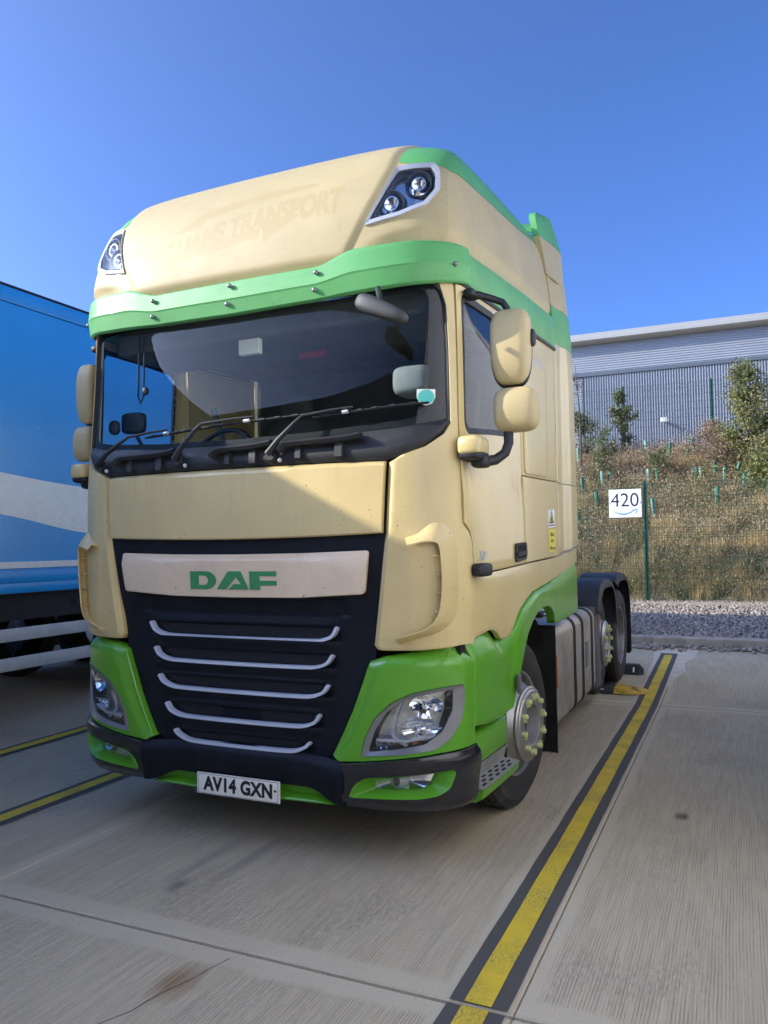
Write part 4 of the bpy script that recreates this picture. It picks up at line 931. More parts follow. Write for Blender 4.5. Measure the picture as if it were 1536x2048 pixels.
# ---- wheels
def tyre_prof(w,ro,rr):
    h=w/2
    return [(-h*.86,rr),(-h*.98,rr+.03),(-h*1.04,rr+(ro-rr)*.45),(-h*1.0,rr+(ro-rr)*.75),(-h*.90,ro-.030),(-h*.84,ro-.008),(-h*.70,ro),
            (-h*.52,ro+.002),(-h*.51,ro-.014),(-h*.46,ro-.014),(-h*.45,ro+.003),(-h*.18,ro+.004),(-h*.17,ro-.012),(-h*.12,ro-.012),(-h*.11,ro+.004),(h*.11,ro+.004),(h*.12,ro-.012),(h*.17,ro-.012),(h*.18,ro+.004),
            (h*.45,ro+.003),(h*.46,ro-.014),(h*.51,ro-.014),(h*.52,ro+.002),(h*.70,ro),(h*.84,ro-.008),(h*.90,ro-.030),(h*1.0,rr+(ro-rr)*.75),(h*1.005,rr+(ro-rr)*.73),(h*1.0,rr+(ro-rr)*.70),(h*1.04,rr+(ro-rr)*.45),(h*.98,rr+.03),(h*.86,rr)]
def wheel(name,x,y,z,s,kind,parent):
    W=empty(name,(x,y,z),parent)
    mb=MB(); mb.lathe(tyre_prof(.31,.502,.300),72,'x',(-.155*s,0,0),s); mb.o('tyre','rubber',W,30)
    rim=MB(); rim.lathe([(-.30,.28),(-.29,.285),(-.03,.292),(-.012,.30),(-.008,.312),(-.016,.315),(-.022,.309)],64,'x',(0,0,0),s); 
    rm=rim.o('rim','steel' if kind=='front' else 'rimdirty',W,30)
    if kind in('front','pusher'):
        dm=MB(); dm.lathe([(-.13,.29),(-.09,.280),(-.055,.268),(-.02,.250),(.010,.232),(.030,.222),(.040,.216),(.044,.222),(.056,.224),(.062,.220),(.066,.213),(.068,.205),(.074,.200),(.078,.192),(.078,.128),(.074,.122),(.02,.112),(.0,.108)],64,'x',(0,0,0),s); dm.o('wheel_disc','steel',rm,30)
        cap=MB(); cap.lathe([(.0,.108),(-.03,.10),(-.034,.0)],40,'x',(0,0,0),s); cap.o('hub_cap','hubdark',rm,30)
        for k in range(10):
            hh=MB(); a=2*math.pi*(k+.5)/10
            V=[]; 
            for q in range(12):
                t=2*math.pi*q/12; rr=.258+.020*math.sin(t); aa=a+.105*math.cos(t); V.append((s*(float(np.interp(rr,[.232,.25,.268,.28,.29],[.010,-.02,-.055,-.09,-.13]))+.005),rr*math.cos(aa),rr*math.sin(aa)))
            hh.add(V,[tuple(range(12))]); hh.o('hand_hole','void',rm,None)
        for k in range(10):
            a=2*math.pi*(k+.3)/10; c=(0,.165*math.cos(a),.165*math.sin(a))
            mb=MB(); mb.lathe([(.07,.017),(.090,.017),(.100,.0165),(.106,.012),(.107,.0)],12,'x',c,s)
            mb.box(*( (s*.08,s*.098) if s>0 else (s*.098,s*.08)),c[1]-.008+.02*math.cos(a+1.9),c[1]+.008+.02*math.cos(a+1.9),c[2]-.012+.02*math.sin(a+1.9),c[2]+.012+.02*math.sin(a+1.9))
            mb.o('nut_indicator','nut',rm,40)
    else:
        dm=MB(); dm.lathe([(-.03,.292),(-.10,.285),(-.16,.262),(-.185,.25),(-.19,.20),(-.19,.14),(-.15,.13),(-.06,.12),(-.05,.10),(-.05,0)],56,'x',(0,0,0),s); dm.o('wheel_disc','rimdirty',rm,30)
        for k in range(10):
            a=2*math.pi*(k+.3)/10; mb=MB(); mb.lathe([(-.19,.017),(-.155,.016),(-.15,.0)],8,'x',(0,.165*math.cos(a),.165*math.sin(a)),s); mb.o('wheel_nut','rimdirty',rm,30)
    return W
for s in SG:
    fw=wheel('front_wheel',s*1.20,1.39,.50,s,'front',TR); fw.rotation_euler=(0,0,R(-7)); wheel('pusher_wheel',s*1.165,4.62,.60,s,'pusher',TR)
    wheel('drive_wheel',s*1.235,5.68,.565,s,'drive',TR)
    w2=empty('inner_drive_tyre',(s*.90,5.68,.565),TR); mb=MB(); mb.lathe(tyre_prof(.30,.50,.30),48,'x',(-.15*s,0,0),s); mb.o('tyre','rubber',w2,30)
    # bristle spray flap behind the front wheel
    fl=MB(); fl.box(s*.95 if s>0 else s*1.268,s*1.268 if s>0 else s*.95,2.10,2.125,.16,1.02); flo_=fl.o('spray_flap','brush',TR,None)
    V=[];F=[]
    rs=np.random.default_rng(3)
    for k in range(2600):
        x=rs.uniform(.95,1.272); z=rs.uniform(.15,1.03); y=2.10; dx,dz=rs.normal(0,.004,2); n0=len(V); L=rs.uniform(.008,.018)
        if rs.random()<.2: x=1.27; 
        V+= [(s*(x-.002),y,z),(s*(x+.002),y,z),(s*(x+dx+ (.006 if x>1.268 else 0)),y-L,z+dz-.004)]; F.append((n0,n0+1,n0+2))
    for k in range(500):
        x=rs.uniform(.95,1.272); n0=len(V); V+=[(s*(x-.003),2.105,.165),(s*(x+.003),2.105,.165),(s*x,2.10+rs.normal(0,.006),.16-rs.uniform(.004,.016))]; F.append((n0,n0+1,n0+2))
    br=ob('bristles',mkmesh('bristles',V,F),'brush',flo_); br['kind']='stuff'
    # mudguards over the rear axles
    for (cy,cz,r,y0,y1,a0,a1) in ((4.62,.62,.625,3.96,5.10,12,150),(5.68,.565,.70,5.06,6.45,-22,128)):
        mb=MB(); V=[];F=[]; N=26
        for i in range(N+1):
            a=R(a0+(a1-a0)*i/N); e=3.2; c_,s_=math.cos(a),math.sin(a); rad=r/((abs(c_)**e+abs(s_)**e)**(1/e)); y=cy+rad*c_*(1.0 if c_>0 else .93); z=cz+rad*s_*.985
            d=(c_,s_)
            V+=[(s*.86,y,z),(s*1.20,y,z),(s*1.245,y-.012*d[0],z-.012*d[1]),(s*1.262,y-.05*d[0],z-.05*d[1]),(s*1.262,y-.085*d[0],z-.085*d[1]),(s*1.25,y-.085*d[0],z-.085*d[1]),(s*1.24,y-.03*d[0],z-.03*d[1]),(s*.86,y-.02*d[0],z-.02*d[1])]
        for i in range(N):
            for k in range(7): q=(i*8+k,i*8+k+1,(i+1)*8+k+1,(i+1)*8+k); F.append(q)
            F.append((i*8+7,i*8,(i+1)*8,(i+1)*8+7))
        F+= [tuple(range(8)),tuple(N*8+k for k in range(8))]
        mb.add(V,F); mb.o('mudguard','grey_plastic' if False else 'black',TR,40)
    mb=MB(); mb.box(s*.9 if s>0 else s*1.24,s*1.24 if s>0 else s*.9,6.36,6.375,.28,.72); mb.o('rear_mudflap','brush',TR,None)
# fuel tank with straps, side box
def tank(x0,x1,y0,y1,z0,z1,r,parent,name,m):
    pts=[]; 
    for (cx,cz,a0) in ((x1-r,z1-r,0),(x0+r,z1-r,90),(x0+r,z0+r,180),(x1-r,z0+r,270)):
        for k in range(7): a=R(a0+15*k); pts.append((cx+r*math.cos(a),cz+r*math.sin(a)))
    mb=MB(); n=len(pts); V=[];F=[]; c=((x0+x1)/2,(z0+z1)/2)
    rows=[(y0+.0,.93),(y0+.012,.975),(y0+.04,1.0),(y1-.04,1.0),(y1-.012,.975),(y1,.93)]
    for y,k in rows: V+=[(c[0]+(p[0]-c[0])*k,y,c[1]+(p[1]-c[1])*k) for p in pts]
    for j in range(len(rows)-1):
        for i in range(n): F.append((j*n+i,j*n+(i+1)%n,(j+1)*n+(i+1)%n,(j+1)*n+i))
    F+=[tuple(range(n)),tuple((len(rows)-1)*n+i for i in range(n))]; mb.add(V,F); o=mb.o(name,m,parent,40)
    return o,pts,c
for s in SG:
    tk=empty('fuel_tank',parent=TR); X0,X1=(.62,1.225) if s>0 else (-1.225,-.62)
    o_,pts,c=tank(X0,X1,2.28,4.02,.24,1.0,.10,tk,'tank_body','tank')
    for y in (2.98,3.33,3.78):
        for dy in (0,.055):
            mb=MB(); n=len(pts); V=[];F=[]
            for yy in (y+dy,y+dy+.022):
                for k in (1.0,1.018): V+=[(c[0]+(p[0]-c[0])*k*1.003,yy,c[1]+(p[1]-c[1])*k) for p in pts]
            for i in range(n):
                j=(i+1)%n; F+=[(n+i,n+j,3*n+j,3*n+i),(i,j,n+j,n+i),(2*n+i,3*n+i,3*n+j,2*n+j)]
            mb.add(V,F); mb.o('tank_strap','black',tk,40)
    mb=MB(); mb.rbox((s*.95,2.9,1.02),(.06,.06,.03),3); mb.tube([(s*.9,3.75,1.01),(s*.95,3.9,1.06),(s*1.0,4.0,1.03),(s*1.05,4.1,1.08)],.03,8); mb.o('filler_hose','black',tk,40)
    mb=MB(); mb.box(*sorted((s*1.222,s*1.232)),2.33,2.35,.55,.78); mb.o('side_reflector','orange',tk,None)
    mb=MB(); mb.box(*sorted((s*1.224,s*1.231)),3.50,3.62,.52,.74); mb.o('tank_recess','rimdirty',tk,None); mb=MB(); mb.box(*sorted((s*1.232,s*1.236)),3.52,3.60,.50,.53); mb.o('recess_handle','galv',tk,None)
    bx,_,_=tank(X0,X1-.0 if s>0 else X1,4.05,4.40,.22,1.02,.07,TR,'side_box','grey_plastic') if False else (None,None,None)
    mb=MB(); mb.box(*sorted((s*.75,s*1.222)),4.06,4.34,.24,1.0,.03); sb=mb.o('side_box','grey_plastic',TR,30)
    mb=MB(); mb.box(*sorted((s*1.223,s*1.232)),4.18,4.20,.78,.94); mb.o('amber_marker','orange',sb,None)
# chassis
ch=empty('chassis',parent=TR)
for s in SG:
    mb=MB(); mb.box(*sorted((s*.35,s*.43)),.7,6.6,.72,.98); mb.o('chassis_rail','void',ch,None)
for y,z in ((1.39,.5),(4.62,.60),(5.68,.565)):
    mb=MB(); mb.tube([(-1.05,y,z),(1.05,y,z)],.075,12); mb.o('axle','void',ch,40)
mb=MB(); mb.box(-.55,.55,4.75,5.55,1.08,1.14,.02); mb.box(-.4,.4,4.9,5.4,.95,1.08); mb.o('fifth_wheel','void',ch,None)
mb=MB(); mb.box(-1.0,1.0,.45,2.2,.55,1.35); mb.o('engine_block','void',ch,None)
mb=MB(); mb.box(-.9,.9,.3,.42,.42,1.1); mb.o('radiator','void',ch,None)
mb=MB(); mb.box(-1.18,1.18,.34,.42,1.0,2.1); mb.o('front_bulkhead','void',ch,None)
# ================================================================ GROUND
SLOPE=.043; YJ=4.74; KY=8.10
def gz(y): return 0.0 if y<YJ else SLOPE*(min(y,KY)-YJ)
YA=empty('concrete_yard'); YA['kind']='structure'
mb=MB(); 
for (y0,y1) in ((-120,YJ),(YJ,KY+.1)):
    mb.add([(-120,y0,gz(y0)-.03),(120,y0,gz(y0)-.03),(120,y1,gz(y1)-.03),(-120,y1,gz(y1)-.03)],[(0,1,2,3)])
mb.o('yard_base','sealant',YA,None)
xs=[-119,-80,-52,-36.5,-26.1,-21,-16.5,-11.3,-6.1,-.865,1.705,6.9,12.1,17.3,26,50,119]; ys=[-119,-70,-40,-25,-15.4,-10.5,-5.6,-.72,YJ,KY]
for i in range(len(xs)-1):
    for j in range(len(ys)-1):
        g=.011
        x0,x1,y0,y1=xs[i]+.0025,xs[i+1]-.0025,ys[j]+g,ys[j+1]-(g if j<len(ys)-2 else 0)
        b=.006; V=[(x0,y0,gz(y0)-.03),(x1,y0,gz(y0)-.03),(x1,y1,gz(y1)-.03),(x0,y1,gz(y1)-.03),(x0,y0,gz(y0)-b),(x1,y0,gz(y0)-b),(x1,y1,gz(y1)-b),(x0,y1,gz(y1)-b),
            (x0+b,y0+b,gz(y0)),(x1-b,y0+b,gz(y0)),(x1-b,y1-b,gz(y1-b)),(x0+b,y1-b,gz(y1-b))]
        F=[(0,1,5,4),(1,2,6,5),(2,3,7,6),(3,0,4,7),(4,5,9,8),(5,6,10,9),(6,7,11,10),(7,4,8,11),(8,9,10,11)]
        ob('concrete_slab',mkmesh('concrete_slab',V,F),'concrete',YA)
def sheet(mb,x0,x1,y0,y1,h,wob=0.0,seed=1):
    r_=np.random.default_rng(seed); Y=sorted(set(list(np.arange(y0,y1,.12))+[y1]+([YJ] if y0<YJ<y1 else []))); V=[];F=[]
    ph=r_.uniform(0,6,4)
    for y in Y:
        a=wob*(math.sin(y*7+ph[0])+.6*math.sin(y*17+ph[1])); b=wob*(math.sin(y*6+ph[2])+.6*math.sin(y*15+ph[3])); V+=[(x0+a,y,gz(y)+h),(x1+b,y,gz(y)+h)]
    for i in range(len(Y)-1): F.append((2*i,2*i+1,2*i+3,2*i+2))
    mb.add(V,F)
def bayline(x,y0,y1,label,seed):
    L=empty('bay_line',(0,0,0)); tag(L,label,'line','yellow bay lines')
    mb=MB()
    segs=[(y0,-.732),(-.708,y1)]
    for a,b in segs:
        m_=MB(); sheet(m_,x-.105,x+.105,a,b,.004,.0012,seed); m_.o('black_backing','tar',L,None)
        m_=MB(); sheet(m_,x-.049,x+.049,a,b-(.14 if b==y1 else 0),.0075,.0010,seed+5); m_.o('yellow_stripe','yellow',L,None)
bayline(1.578,-7.5,7.62,'yellow line on black backing to the right of the cream tractor, running to the kerb',3)
bayline(-1.59,-7.5,7.5,'yellow line just left of the tractor, nearer to it than to the trailer',7)
bayline(-2.885,-7.5,7.5,'farther left yellow line, the one running beside the blue trailer',9)
mb=MB(); V=[];F=[]
edge=[(1.36,8.06),(1.40,7.5),(1.43,6.9),(1.42,6.4),(1.46,6.0),(1.47,5.6)]; edge2=[(1.92,8.06),(1.90,7.4),(1.80,7.0),(1.84,6.5),(1.75,6.0),(1.74,5.6)]
for a,b in zip(edge,edge2): V+=[(a[0],a[1],gz(a[1])+.002),(b[0],b[1],gz(b[1])+.002)]
F=[(2*i,2*i+1,2*i+3,2*i+2) for i in range(len(edge)-1)]; mb.add(V,F); mb.o('pale_skim','patch',YA,None)
# crack in the front slab
mb=MB(); pts=[(.60,-.78),(.585,-.84),(.57,-.88),(.56,-.95),(.53,-1.02),(.50,-1.12),(.49,-1.2),(.44,-1.3),(.42,-1.4)]
for (a,b) in zip(pts,pts[1:]): mb.add([(a[0]-.0025,a[1],.0008),(a[0]+.0025,a[1],.0008),(b[0]+.002,b[1],.0008),(b[0]-.002,b[1],.0008)],[(0,1,2,3)])
mb.o('slab_crack','sealant',YA,None)
# kerb units
KB=empty('kerb'); KB['kind']='structure'; kz=gz(KY)
for i in range(-26,26):
    x0=.4+i*.915; mb=MB(); mb.ext([(KY,kz-.1),(KY+.012,kz+.125),(KY+.03,kz+.14),(KY+.15,kz+.145),(KY+.15,kz-.1)],'x',x0+.003,x0+.912); mb.o('kerb_unit','kerb',KB,40)
GT=kz+.125
mb=MB(); mb.add([(-60,KY+.14,GT-.02),(60,KY+.14,GT-.02),(60,12.62,GT+.11),(-60,12.62,GT+.11)],[(0,1,2,3)]); gb=mb.o('gravel_bed','bed',None,None); gb['kind']='structure'
mb=MB(); mb.box(-40,40,12.62,12.67,GT,GT+.155); gbd=mb.o('edging_board','kerb',None,None); gbd['kind']='structure'
mb=MB(); mb.add([(-60,12.66,GT+.12),(60,12.66,GT+.12),(60,13.45,GT+.15),(-60,13.45,GT+.15)],[(0,1,2,3)]); g2=mb.o('fence_strip','bed',None,None); g2['kind']='structure'
# pebbles
bm=bmesh.new(); bmesh.ops.create_icosphere(bm,subdivisions=1,radius=1); ICV=np.array([v.co[:] for v in bm.verts]); bm.verts.index_update(); ICF=np.array([[v.index for v in f.verts] for f in bm.faces]); bm.free()
def pebbles(name,P,r0,r1,flat,label,seed):
    r_=np.random.default_rng(seed); n=len(P); r=r_.uniform(r0,r1,n)**1.0; ax=r[:,None]*np.stack([r_.uniform(.8,1.35,n),r_.uniform(.7,1.0,n),r_.uniform(flat*.7,flat,n)],1)
    q=r_.uniform(0,2*math.pi,n); tl=r_.normal(0,.3,(n,2)); jit=1+r_.normal(0,.10,(n,len(ICV),1))
    V=ICV[None]*jit*ax[:,None,:]
    c,s_=np.cos(q)[:,None],np.sin(q)[:,None]; x,y,z=V[...,0],V[...,1],V[...,2]
    z2=z+x*tl[:,:1]+y*tl[:,1:]; V=np.stack([x*c-y*s_,x*s_+y*c,z2],-1)+P[:,None,:]
    F=(ICF[None]+(np.arange(n)*len(ICV))[:,None,None]).reshape(-1,3)
    me=bpy.data.meshes.new(name); V=V.reshape(-1,3); me.vertices.add(len(V)); me.vertices.foreach_set('co',V.ravel()); me.loops.add(F.size); me.loops.foreach_set('vertex_index',F.ravel().astype(np.int32)); me.polygons.add(len(F)); me.polygons.foreach_set('loop_start',np.arange(0,F.size,3,dtype=np.int32)); me.update(); me.validate()
    me.shade_smooth()
    at=me.attributes.new('rnd','FLOAT','POINT'); at.data.foreach_set('value',np.repeat(r_.random(n),len(ICV)).astype(np.float32))
    o=ob(name,me,'pebble'); tag(o,label,'pebbles',kind='stuff'); return o
def bedz(y): return GT-.02+.13*(y-KY-.14)/(12.62-KY-.14)
N=15000; P=np.stack([rng.uniform(-1.5,6.5,N),rng.uniform(KY+.16,12.6,N),np.zeros(N)],1); P[:,2]=bedz(P[:,1])+rng.uniform(.0,.018,N)
pebbles('gravel',P,.016,.036,.65,'brown and grey pebbles filling the strip between kerb and fence',1)
N=5200; P=np.stack([rng.uniform(-1.5,6.5,N),rng.uniform(12.69,13.4,N),np.zeros(N)],1); P[:,2]=GT+.13+rng.uniform(.0,.018,N)
pebbles('fence_gravel',P,.014,.03,.65,'pale pebbles along the foot of the green mesh fence',2)
N=900; P=np.stack([rng.uniform(.6,4.2,N),KY-.02-np.abs(rng.normal(0,.10,N)),np.zeros(N)],1); 
keep=rng.random(N)<(.35+.65*(np.sin(P[:,0]*2.1+.5)>-.3)); P=P[keep]; P[:,2]=gz(8.0)+.012+np.maximum(0,.05-np.abs(P[:,1]-KY)*.3)*rng.random(len(P)); 
pebbles('loose_pebbles',P,.018,.040,.7,'loose pebbles spilled along the foot of the kerb',4)
# ================================================================ WHEEL STOPS
def hump(x0,x1,yc,w,h,base,end=0.0,nx=18,tread=None):
    V=[];F=[]; prof=[(-1,0),(-.96,.18),(-.75,.62),(-.45,.93),(0,1),(.45,.93),(.75,.62),(.96,.18),(1,0)]
    for i in range(nx+1):
        t=i/nx; x=x0+(x1-x0)*t; k=1.0
        if end>0 and x>x1-end: q=(x-(x1-end))/end; k=math.sqrt(max(0,1-q*q))
        for (a,b) in prof: V.append((x,yc+a*w/2*(.25+.75*k if k<1 else 1)*(k if k<.3 else 1) ,base+b*h*k))
    m=len(prof)
    for i in range(nx):
        for j in range(m-1): F.append((i*m+j,i*m+j+1,(i+1)*m+j+1,(i+1)*m+j))
    F+=[tuple(range(m)),tuple(nx*m+j for j in range(m))]; return V,F
for s in SG:
    H=empty('speed_hump'); tag(H,'low black rubber hump with a %s in front of the drive wheel'%('worn yellow rounded end') if s>0 else 'low black rubber hump under the far side of the tractor, before its drive wheel','speed hump')
    V,F=hump(.70,1.215,5.30,.42,.05,gz(5.3)); 
    mb=MB(); mb.add([(s*v[0],v[1],v[2]) for v in V],F); mb.o('hump_body','rubber_stop',H,40)
    V,F=hump(1.217,1.545,5.30,.44,.054,gz(5.3),.30); mb=MB(); mb.add([(s*v[0],v[1],v[2]) for v in V],F); MT['hump_yellow']=MT.get('hump_yellow') or simple('hump_yellow_rubber',(.60,.36,.02),.6,var=.15,bumps=.9,bs=55,dirt=(.05,.045,.035),dirtamt=1.6,ds=9); mb.o('hump_end','hump_yellow',H,40)
    mb=MB()
    for x in (.86,1.06): mb.box(*sorted((s*x,s*(x+.055))),5.135,5.165,gz(5.3)+.026,gz(5.3)+.034)
    mb.o('hump_reflector','signwhite',H,None)
    W=empty('wheel_stop'); tag(W,'black rubber wheel stop block behind the %s'%('drive wheel beside the yellow line end' if s>0 else 'far side drive wheel of the tractor'),'wheel stop')
    y0,z0=6.12,gz(6.2); mb=MB(); x0,x1=.72,1.40
    V=[];F=[]
    for x,k in ((x0,1),(x1-.05,1),(x1,.55)):
        V+=[(s*x,y0+.09-.09*k,z0),(s*x,y0+.09-.06*k,z0+.11*k),(s*x,y0+.09+.06*k,z0+.11*k),(s*x,y0+.09+.09*k,z0)]
    for i in range(2):
        for j in range(3): F.append((i*4+j,i*4+j+1,(i+1)*4+j+1,(i+1)*4+j))
    F+=[(0,1,2,3),(8,9,10,11)]; mb.add(V,F); mb.o('stop_block','rubber_stop',W,30)
    mb=MB(); mb.add([(s*1.29,y0+.002,z0+.03),(s*1.31,y0+.002,z0+.03),(s*1.31,y0+.022,z0+.085),(s*1.29,y0+.022,z0+.085)],[(0,1,2,3)]); mb.o('stop_reflector','signwhite',W,None)
# ================================================================ BLUE TRAILER
def blue_trailer(TX,label):
    tr=empty('box_trailer',(0,0,0)); tag(tr,label,'trailer','blue box trailers')
    Y0,Y1=-6.2,7.4; TW=2.55
    mb=MB(); mb.box(TX-TW,TX,Y0,Y1,1.19,3.90); mb.o('trailer_body','blue',tr,None)
    mb=MB(); mb.box(TX-TW-.012,TX+.014,Y0-.01,Y1+.01,3.905,4.05,.012); mb.o('top_rail','blue',tr,30)
    mb=MB(); mb.box(TX-TW-.008,TX+.010,Y0,Y1,4.051,4.075); mb.o('roof_edge','trailer_dark',tr,None)
    TOPC=smoothpath([(-6.5,3.05),(-4.5,2.95),(-2,2.72),(0,2.50),(1.73,2.31),(2.75,2.232),(4.2,2.19),(5.6,2.24),(6.85,2.38)],8); BOTC=smoothpath([(-6.5,3.04),(-4.5,2.62),(-2,2.32),(0,2.09),(1.73,1.925),(2.75,1.765),(4.2,1.68),(5.6,1.70),(6.85,1.83)],8)
    n=min(len(TOPC),len(BOTC)); V=[(TX+.003,p[0],p[1]) for p in BOTC[:n]]+[(TX+.003,p[0],p[1]) for p in TOPC[:n]]; F=[(i,i+1,n+i+1,n+i) for i in range(n-1)]
    ob('pale_band',mkmesh('pale_band',V,F),'trailer_white',tr)
    mb=MB(); mb.box(TX+.001,TX+.016,Y0,Y1,1.425,1.485); mb.o('white_stripe','trailer_white',tr,None)
    for (a,b) in ((1.20,1.285),(1.292,1.40)):
        mb=MB(); mb.box(TX,TX+.020,Y0,Y1,a,b,.004); mb.o('side_rail','blue',tr,30)
    mb=MB(); mb.box(TX-TW+.05,TX-.10,Y0,Y1,.93,1.188); mb.o('chassis_side','trailer_dark',tr,None)
    for k in range(14): mb=MB(); mb.lathe([(0,.0),(0,.045)],14,'x',(TX-.098,Y0+.6+k*.9+.2*(k%2),1.06)); mb.o('chassis_hole','void',tr,None)
    for k,(a,b) in enumerate(((.745,.865),(.475,.595))):
        mb=MB(); mb.box(TX-.06,TX-.03,-2.2,3.2,a,b,.006); mb.o('side_guard_rail','galv',tr,30)
    for y in (-2.0,.6,3.0):
        mb=MB(); mb.box(TX-.12,TX-.065,y,y+.06,.47,.95); mb.o('guard_bracket','trailer_dark',tr,None)
    for y in (3.9,5.2,6.3):
        w_=empty('trailer_wheel',(TX-.06,y,.52),tr); mb=MB(); mb.lathe(tyre_prof(.385,.52,.30),40,'x',(-.19,0,0),1); mb.o('tyre','rubber',w_,30); mb=MB(); mb.lathe([(-.05,.30),(-.02,.285),(-.06,.2),(-.03,.14),(-.03,0)],32,'x'); mb.o('rim','rimdirty',w_,30)
        w_=empty('trailer_wheel',(TX-TW+.06,y,.52),tr); mb=MB(); mb.lathe(tyre_prof(.385,.52,.30),32,'x',(.19,0,0),-1); mb.o('tyre','rubber',w_,30)
    for s in (0,1):
        x=TX-.45-s*1.7; mb=MB(); mb.box(x-.06,x+.06,-3.7,-3.58,.12,1.2); mb.box(x-.12,x+.12,-3.75,-3.53,.09,.12); mb.o('landing_leg','trailer_dark',tr,None)
    mb=MB(); mb.box(TX-1.9,TX-.65,-2.2,-1.2,.55,.93); mb.o('pallet_box','trailer_dark',tr,None)
blue_trailer(-3.70,'long blue box trailer with pale curved band, parked directly left of the tractor')
blue_trailer(-7.55,'second blue box trailer, unseen, added beyond the first one to shade the ground under it')  # unseen trailer, added so the ground beneath the first one stays dark

# ================================================================ WHITE TRAILER (next bay on the right, outside the picture)
wt=empty('white_trailer',(0,0,0)); tag(wt,'white box trailer parked in the next bay on the right, mirrored in the cab door','trailer')
WX=3.25
mb=MB(); mb.box(WX,WX+2.55,-6.2,7.5,1.15,4.0,.02); mb.o('trailer_body','white_panel',wt,30)
mb=MB(); mb.box(WX-.012,WX+2.56,-6.2,7.5,4.005,4.06); mb.o('top_rail','galv',wt,None)
mb=MB(); mb.box(WX-.012,WX,-6.2,7.5,1.16,1.24); mb.o('side_rail','galv',wt,None)
mb=MB(); mb.box(WX+.35,WX+2.2,-6.0,7.5,.85,1.148); mb.o('chassis_side','trailer_dark',wt,None)
for a,b in ((.72,.86),(.46,.60)):
    mb=MB(); mb.box(WX+.02,WX+.05,-2.5,2.8,a,b); mb.o('side_guard_rail','galv',wt,None)
for y in (3.6,4.9,6.2):
    for x,f in ((WX+.06,-1),(WX+2.49,1)):
        w_=empty('trailer_wheel',(x,y,.52+gz(y)),wt); mb=MB(); mb.lathe(tyre_prof(.385,.52,.30),32,'x',(.19*-f,0,0),f); mb.o('tyre','rubber',w_,30)
for x in (WX+.45,WX+2.1):
    mb=MB(); mb.box(x-.06,x+.06,-3.7,-3.58,.12,1.15); mb.box(x-.12,x+.12,-3.75,-3.53,.02,.12); mb.o('landing_leg','trailer_dark',wt,None)
# ================================================================ FENCES
def fence(root,y,x0,x1,zb,h,posts,pr,t0=None):
    for px_ in posts:
        mb=MB(); mb.box(px_-pr,px_+pr,y-.03,y+.03,zb-.3,zb+h,.004); p_=mb.o('fence_post','fence',root,30)
        mb=MB(); mb.box(px_-pr-.004,px_+pr+.004,y-.034,y+.034,zb+h,zb+h+.012); mb.o('post_cap','fence',p_,None)
    allx=[x0]+list(posts)+[x1]
    for a,b in zip(allx,allx[1:]):
        mb=MB(); n=max(1,int((b-a)/.05)); t=t0 or .0026
        for i in range(n+1):
            x=a+(b-a)*i/n; mb.box(x-t,x+t,y-.037,y-.032,zb+.04,zb+h-.02)
        rows=[.06+.2*i for i in range(int((h-.1)/.2)+1)]; 
        rows+=[.66+.05,.66+.1,1.26+.05,1.26+.1,h-.04] if t0 is None else [h-.04]
        for z in rows:
            mb.box(a,b,y-.045,y-.037,zb+z-(t0 or .0035),zb+z+(t0 or .0035))
        w_=mb.o('mesh_panel','fence',root,None)
FZ=GT+.14
fn=empty('mesh_fence',(0,13.1,0)); fn.location=(0,0,0); tag(fn,'dark green welded mesh fence with tall post, standing in the pale pebbles','fence')
fence(fn,13.1,-12,8.5,FZ,2.38,[-9.4,-6.85,-4.3,-1.75,.765,3.30,5.85],.036)
BK=[(13.42,.42),(13.7,.62),(15,1.59),(16.5,2.59),(18,3.50),(18.6,3.76),(19.2,3.82),(22,3.82),(34,4.4),(60,5.0)]
def bz(y): return lin(BK,y)
fn2=empty('upper_mesh_fence'); tag(fn2,'thin green mesh fence along the top of the bank, before the warehouse','fence')
fence(fn2,19.0,-8,8,3.85,2.02,[-5.0,-2.63,-.34,1.91,4.2,6.5],.035,.0019)
# bay sign
sg=empty('bay_sign',(0,0,0)); tag(sg,'white bay sign reading 420 with a blue curved arrow, fixed to the mesh fence','sign')
mb=MB(); mb.box(.070,.700,13.045,13.053,2.09,2.655); mb.o('sign_board','signwhite',sg,None)
V,F=text_mesh('420',1,-.004); V2=fit2d(V,.54,.272,.378,2.442); ob('sign_number',mkmesh('sign_number',[(p[0],13.043,p[1]) for p in V2],F),'ink',sg)
top=[];bot=[]
for i in range(25):
    t=i/24; x=.15+.44*t; yb=2.232-.092*math.sin(math.pi*min(1,(t*.93+.04)))+.028*t; th=.030*math.sin(math.pi*(.06+.90*t))**.8
    bot.append((x,yb-th*.5)); top.append((x,yb+th*.5))
V=[(p[0],13.043,p[1]) for p in bot]+[(p[0],13.043,p[1]) for p in top]; n=25; F=[(i,i+1,n+i+1,n+i) for i in range(n-1)]
for pl in ([(.515,2.226),(.535,2.246),(.61,2.250),(.617,2.240),(.60,2.236)],[(.600,2.250),(.617,2.250),(.613,2.205),(.590,2.158),(.581,2.166),(.597,2.21)]):
    n0=len(V); V+=[(p[0],13.0425,p[1]) for p in pl]; F.append(tuple(range(n0,n0+len(pl))))
ob('sign_arrow',mkmesh('sign_arrow',V,F),'signblue',sg)
mb=MB()
for x in (.088,.682): mb.box(x-.004,x+.004,13.040,13.046,2.36,2.40)
mb.o('sign_tie','ink',sg,None)
